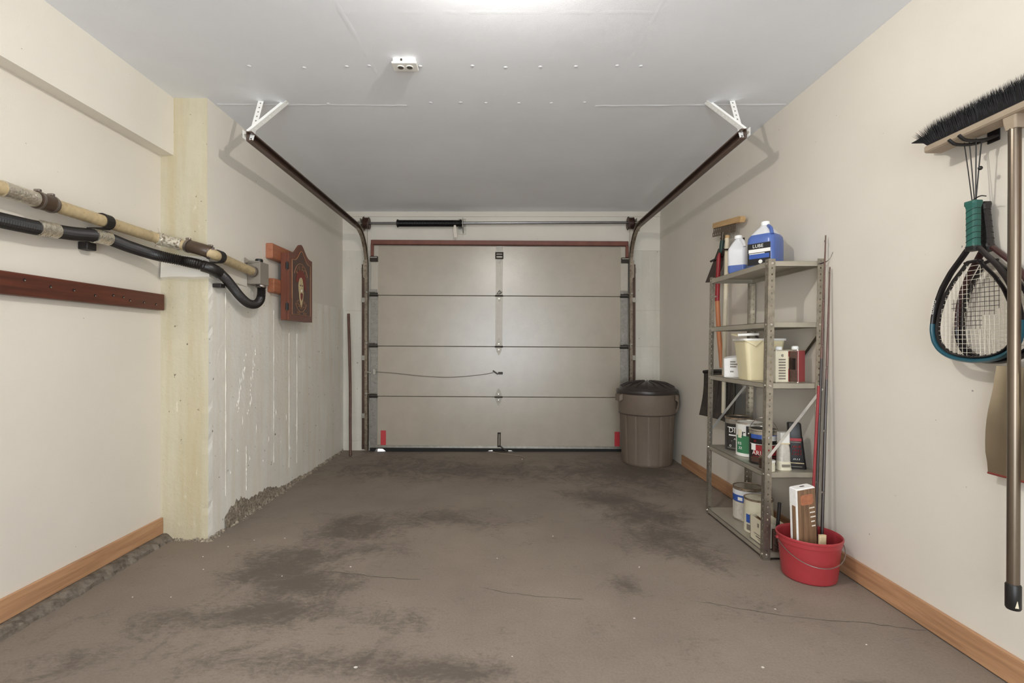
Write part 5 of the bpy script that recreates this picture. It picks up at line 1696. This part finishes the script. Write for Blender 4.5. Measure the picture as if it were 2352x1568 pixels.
# ------------------------------------------------------------------ push broom, hooks, rackets, shovel on the near right wall
def broom():
    t = thing('push_broom', 'push broom hung head up on the right wall with black bristles', 'broom', (1.585, 1.542, .30))
    y0, y1 = 1.16, 1.845
    bm = B(); box(bm, (1.555, y0, 1.812), (1.622, y1, 1.838), .005); obj('head_block', bm, 'wood_block', t)
    rnd = random.Random(21)
    bm = B()
    n = 9000
    for i in range(n):
        y = y0 + .012 + (y1 - y0 - .024) * ((i + rnd.random()) / n)
        k = rnd.uniform(-1, 1)
        x = 1.588 + k * .027
        e = (y - (y0 + y1) / 2) / ((y1 - y0) / 2)
        fl = max(0, (e - .80) / .20)
        top = Vector((x + k * .018 + rnd.uniform(-.006, .006), y + .012 * e + .075 * fl * fl + rnd.uniform(-.005, .005), 1.838 + .078 * rnd.uniform(.95, 1.02) - .030 * fl * fl))
        b_ = Vector((x, y, 1.834))
        w = .0016
        d = Vector((0, w, 0)); e2 = Vector((w, 0, 0))
        vs_ = [bm.verts.new(b_ - d), bm.verts.new(b_ + d + e2), bm.verts.new(b_ - e2), bm.verts.new(top)]
        for f in ((0, 1, 3), (1, 2, 3), (2, 0, 3)): bm.faces.new([vs_[q] for q in f])
    # dense heart of the brush
    loft(bm, [[Vector((1.588 + p.x, (y0 + y1) / 2 + p.y, p.z)) for p in [q_ if q_.y < 0 else Vector((q_.x * (1 - 6 * max(0, z_ - 1.85)), q_.y + 1.1 * max(0, z_ - 1.85), q_.z - .5 * max(0, z_ - 1.85))) for q_ in rrect(w_, l_, .01, z_)]] for w_, l_, z_ in ((.058, y1 - y0 - .02, 1.836), (.066, y1 - y0 - .008, 1.860), (.076, y1 - y0 + .012, 1.888), (.080, y1 - y0 + .016, 1.902))])
    obj('bristles', bm, 'bristle', t, kind='stuff')
    bm = B(); cyl(bm, (1.572, 1.537, .372), (1.582, 1.542, 1.776), .0155, seg=24); obj('pole', bm, 'pole_metal', t, smooth=True)
    bm = B(); loft(bm, [rrect(w, w, .006, z, 1.584, 1.542) for w, z in ((.034, 1.772), (.040, 1.790), (.044, 1.816))]); obj('socket', bm, 'wood_block', t)
    bm = B(); tube(bm, [(1.572, 1.537, .298), (1.572, 1.537, .303), (1.572, 1.537, .372), (1.572, 1.537, .376)], .019, 24, rfun=lambda i: (.0165, .0190, .0190, .0165)[i]); g = obj('grip_cap', bm, 'black_plastic', t, smooth=True)
    bm = B(); prism(bm, [(1.5615, 1.5205, .308), (1.570, 1.5175, .308), (1.566, 1.5175, .330)], (0, .002, 0)); obj('hang_hole', bm, 'tin_cream', g)
broom()
def hook(y, z, lab):
    t = thing('tool_hook', lab, 'hook', (XR, y, z), group='double tool hooks on the right wall')
    bm = B(); box(bm, (XR - .005, y - .022, z - .012), (XR, y + .022, z + .055), .002); obj('plate', bm, 'black_plastic', t)
    for s in (-1, 1):
        bm = B(); tube(bm, spline([(XR - .004, y + s * .016, z + .004), (XR - .06, y + s * .017, z - .012), (XR - .115, y + s * .018, z - .012), (XR - .138, y + s * .019, z + .004)], .012), .0055, 8)
        obj('prong', bm, 'black_plastic', t, smooth=True)
    bm = B(); cyl(bm, (XR - .045, y - .016, z - .010), (XR - .045, y + .016, z - .010), .005, seg=8); obj('cross_bar', bm, 'black_plastic', t, smooth=True)
hook(1.695, 1.806, 'black double tool hook holding the broom head and the racket cords')
hook(1.430, 1.806, 'black double tool hook behind the broom pole')

def half_width(t):
    P = [(0, .019), (.08, .044), (.18, .077), (.32, .110), (.46, .131), (.60, .143), (.72, .147), (.83, .139), (.91, .118), (.96, .088), (.99, .048), (1, .0)]
    for (a, wa), (b_, wb) in zip(P, P[1:]):
        if a <= t <= b_: return wa + (wb - wa) * (t - a) / (b_ - a)
    return 0
def racket(lab, X, Y0, ZT, yaw, swing, frame_m, low_m, grip_m, print_on, text):
    t = thing('racket', lab, 'racket', (X, Y0, ZT), (0, 0, 0), group='rackets on the right wall')
    R = Matrix.Rotation(yaw, 3, 'Z')
    def P(u, v, w=0):          # u to the right as seen from the room, v up, w out of the wall
        return R @ Vector((-w, -(u * cos(swing) - v * sin(swing)), u * sin(swing) + v * cos(swing)))
    HL, L = .158, .380
    def L_(name, bm, m, par=t, **k): return obj(name, bm, m, par, local=True, **k)
    bm = B(); loft(bm, [[P(p.x, z, p.y) for p in rrect(w, d, .008, 0, n=2)] for w, d, z in ((.040, .034, .002), (.041, .035, -.006), (.034, .029, -.022), (.033, .028, -.142), (.036, .030, -.150))])
    gp = L_('grip', bm, grip_m)
    for k in range(6):
        bm = B(); z = -.03 - .02 * k
        tube(bm, [P(p.x, z + .006 * (p.x / .017), p.y) for p in rrect(.0345, .0295, .008, 0, n=2)], .0008, 4, closed=True); L_('wrap_seam', bm, 'racket_black', gp)
    bm = B(); loft(bm, [[P(p.x, z, p.y) for p in rrect(w, d, .006, 0, n=2)] for w, d, z in ((.036, .030, -.150), (.038, .030, -.153), (.036, .028, -.166))]); L_('grip_collar', bm, 'black_plastic')
    # frame outline
    N = 60
    right = []
    for i in range(N + 1):
        tt = (1 - cos(pi * i / N)) / 2
        right.append((half_width(tt), -HL - L * tt))
    loop = right + [(-u, v) for u, v in right[-2:0:-1]] + [(-right[0][0], right[0][1])]
    def smooth_loop(lp):
        for _ in range(2):
            lp = [lp[0]] + [((a[0] + 2 * b_[0] + c[0]) / 4, (a[1] + 2 * b_[1] + c[1]) / 4) for a, b_, c in zip(lp, lp[1:], lp[2:])] + [lp[-1]]
        return lp
    loop = smooth_loop(loop)
    cut = -HL - L * .66
    def sweep(pts, ru, rv, m, name, par=t):
        bm = B()
        prev = None
        for i, (u, v) in enumerate(pts):
            a, c = pts[max(i - 1, 0)], pts[min(i + 1, len(pts) - 1)]
            d = Vector((c[0] - a[0], c[1] - a[1])); d.normalize()
            nx, ny = -d.y, d.x
            r = []
            for k in range(8):
                q = 2 * pi * k / 8 + pi / 8
                r.append(bm.verts.new(P(u + nx * ru * cos(q), v + ny * ru * cos(q), rv * sin(q))))
            if prev:
                for k in range(8): bm.faces.new((prev[k], prev[(k + 1) % 8], r[(k + 1) % 8], r[k]))
            else: bm.faces.new(r)
            prev = r
        bm.faces.new(prev[::-1])
        return L_(name, bm, m, par, smooth=True)
    up1 = [p for p in loop[:len(loop) // 2] if p[1] >= cut]
    up2 = [p for p in loop[len(loop) // 2:] if p[1] >= cut]
    low = [p for p in loop if p[1] <= cut + .004]
    sweep(up1, .0075, .012, frame_m, 'frame_side'); sweep(up2, .0075, .012, frame_m, 'frame_side')
    lw = sweep(low, .0080, .0125, low_m, 'frame_toe')
    # inner string bed rim joined across the throat
    inner = [(u * .88, -HL - .042 - (-(v + HL)) * (1 - .042 / L) * .965) for u, v in loop]
    inner = [(u, v) for u, v in inner]
    sweep(inner + [inner[0]], .0042, .009, 'racket_black', 'string_rim')
    bm = B(); tube(bm, [P(-.030, -HL - .046), P(0, -HL - .043), P(.030, -HL - .046)], .005, 8); L_('throat_bridge', bm, 'racket_black', smooth=True)
    # strings
    vt, vb = -HL - .048, -HL - L + .012
    def hw(v):
        best = 0
        for (u1, v1), (u2, v2) in zip(inner, inner[1:]):
            if min(v1, v2) <= v <= max(v1, v2) and abs(v1 - v2) > 1e-6:
                best = max(best, abs(u1 + (u2 - u1) * (v - v1) / (v2 - v1)))
        return best
    bm = B()
    u = -.1275
    def vspan(u):
        vs_ = [v1 + (v2 - v1) * (u - u1) / (u2 - u1) for (u1, v1), (u2, v2) in zip(inner, inner[1:]) if min(u1, u2) <= u <= max(u1, u2) and abs(u1 - u2) > 1e-6]
        return (min(vs_), max(vs_)) if len(vs_) >= 2 else None
    while u < .13:
        s_ = vspan(u)
        if s_: cyl(bm, P(u, s_[0]), P(u, s_[1]), .0007, seg=4)
        u += .015
    L_('main_strings', bm, 'string_white', kind='stuff')
    bm = B()
    v = vb
    while v < vt:
        h = hw(v)
        if h > .01: cyl(bm, P(-h, v, .0006), P(h, v, .0006), .0007, seg=4)
        v += .0155
    L_('cross_strings', bm, 'string_white', kind='stuff')
    if print_on:
        bm = B()
        for (u0, u1, v0, v1) in ((-.075, -.03, -.325, -.365), (-.015, .085, -.265, -.365), (-.03, .03, -.365, -.43), (-.055, -.03, -.36, -.42), (.03, .07, -.30, -.385)):
            k = math.ceil((u0 + .1275) / .015)
            while -.1275 + .015 * k < u1:
                uu = -.1275 + .015 * k
                cyl(bm, P(uu, v0, .001), P(uu, v1, .001), .0010, seg=4); k += 1
            k = math.ceil((v1 - vb) / .0155)
            while vb + .0155 * k < v0:
                vv = vb + .0155 * k
                cyl(bm, P(u0, vv, .0014), P(u1, vv, .0014), .0010, seg=4); k += 1
        L_('string_print', bm, 'string_dark', kind='stuff', label='dark stencil printed on the strings')
    # bumper teeth
    bm = B()
    for i, (u, v) in enumerate(inner):
        if v < -HL - L * .80 and i % 2 == 0: 
            c = P(u * .985, v + .004); lathe(bm, [(.0022, -.002), (.0022, .003)], c, 6)
    L_('grommets', bm, 'racket_black', kind='stuff')
    if text:
        pts = [(a, b_) for a, b_ in loop if a < 0 and -HL - L * .68 < b_ < -HL - L * .32]
        pts.sort(key=lambda p: p[1])
        Ls = [0]
        for a, b_ in zip(pts, pts[1:]): Ls.append(Ls[-1] + sqrt((a[0] - b_[0]) ** 2 + (a[1] - b_[1]) ** 2))
        def f(x, y):
            s_ = max(0, min(Ls[-1] - 1e-6, x + Ls[-1] / 2))
            for i in range(len(pts) - 1):
                if Ls[i] <= s_ <= Ls[i + 1]:
                    k = (s_ - Ls[i]) / max(1e-9, Ls[i + 1] - Ls[i])
                    a = Vector((pts[i][0] + (pts[i + 1][0] - pts[i][0]) * k, pts[i][1] + (pts[i + 1][1] - pts[i][1]) * k))
                    d = Vector((pts[i + 1][0] - pts[i][0], pts[i + 1][1] - pts[i][1])); d.normalize()
                    n_ = Vector((-d.y, d.x)) * y
                    return P(a.x + n_.x, a.y + n_.y, .0122)
            return P(pts[0][0], pts[0][1], .0122)
        L_('lettering', lettering(text, .016, f), 'print_white', lw)
    return t
racket('racket with teal grip and teal-blue toe hanging by black cords', 1.598, 1.694, 1.592, radians(4), 0, 'racket_black', 'racket_teal', 'grip_teal', True, 'EDAVO')
racket('dark maroon racket hanging behind the teal racket', 1.640, 1.706, 1.588, radians(-2), radians(7), 'racket_maroon', 'racket_black', 'racket_black', False, None)
def cords():
    t = thing('hanging_cord', 'thin black cords tying the rackets to the tool hook', 'cord', (1.60, 1.69, 1.595))
    for k, (ya, xa, yb, xb) in enumerate(((1.714, 1.585, 1.700, 1.600), (1.711, 1.600, 1.692, 1.600), (1.678, 1.592, 1.690, 1.602), (1.679, 1.612, 1.694, 1.606))):
        bm = B(); tube(bm, [(xa, ya, 1.800), ((xa + xb) / 2, (ya + yb) / 2, 1.70), (xb, yb, 1.590)], .0018, 6); obj('cord', bm, 'strap_black', t, smooth=True)
    bm = B(); bmesh.ops.create_icosphere(bm, subdivisions=2, radius=.007, matrix=Matrix.Translation((1.604, 1.676, 1.700))); obj('toggle_bead', bm, 'black_plastic', t, smooth=True)
    bm = B(); tube(bm, spline([(1.598, 1.727, 1.586), (1.598, 1.705, 1.594), (1.600, 1.690, 1.602), (1.602, 1.672, 1.606), (1.603, 1.655, 1.600)], .006), .0020, 6); obj('loose_end', bm, 'strap_black', t, smooth=True)
cords()

def shovel():
    yc = 1.46
    t = thing('metal_shovel', 'wide metal snow shovel blade with red edge hanging low on the right wall', 'shovel', (1.645, yc, .675))
    bm = B()
    n, m = 16, 10
    g = []
    for j in range(m + 1):
        v = j / m
        hw_ = .225 - .055 * min(1, v * 1.3)
        row = []
        for i in range(n + 1):
            u = -1 + 2 * i / n
            x = 1.650 - .012 - .030 * sin(pi * min(1, v * .9)) - .012 * u * u * v - (.004 * cos(6 * pi * u) if v > .12 else 0)
            row.append(Vector((x, yc - u * hw_, .680 + .36 * v)))
        g.append(row)
    V = [[[bm.verts.new(p + Vector((dx, 0, 0))) for p in row] for row in g] for dx in (0, .0025)]
    for j in range(m):
        for i in range(n):
            bm.faces.new((V[0][j][i], V[0][j][i + 1], V[0][j + 1][i + 1], V[0][j + 1][i]))
            bm.faces.new((V[1][j][i + 1], V[1][j][i], V[1][j + 1][i], V[1][j + 1][i + 1]))
    bl = obj('blade', bm, 'shovel_metal', t, smooth=True)
    bm = B(); tube(bm, [p + Vector((.001, 0, -.001)) for p in g[0]], .004, 6); obj('edge_strip', bm, 'edge_red', bl, smooth=True)
    for i in (1, 5, 8, 11, 15):
        p = g[0][i] + Vector((-.001, 0, .022)); bm = B(); cyl(bm, p, p + Vector((-.004, 0, 0)), .005, .003, seg=8); obj('rivet', bm, 'bolt_steel', bl, smooth=True)
    bm = B(); tube(bm, [(1.620, yc, .93), (1.625, yc, 1.05), (1.640, yc, 1.76)], .016, 12); obj('shaft', bm, 'wood_handle', t, smooth=True)
    bm = B(); loft(bm, [rrect(.05, .09, .006, z, 1.625, yc) for z in (.92, 1.02)]); obj('socket', bm, 'shovel_metal', t)
shovel()
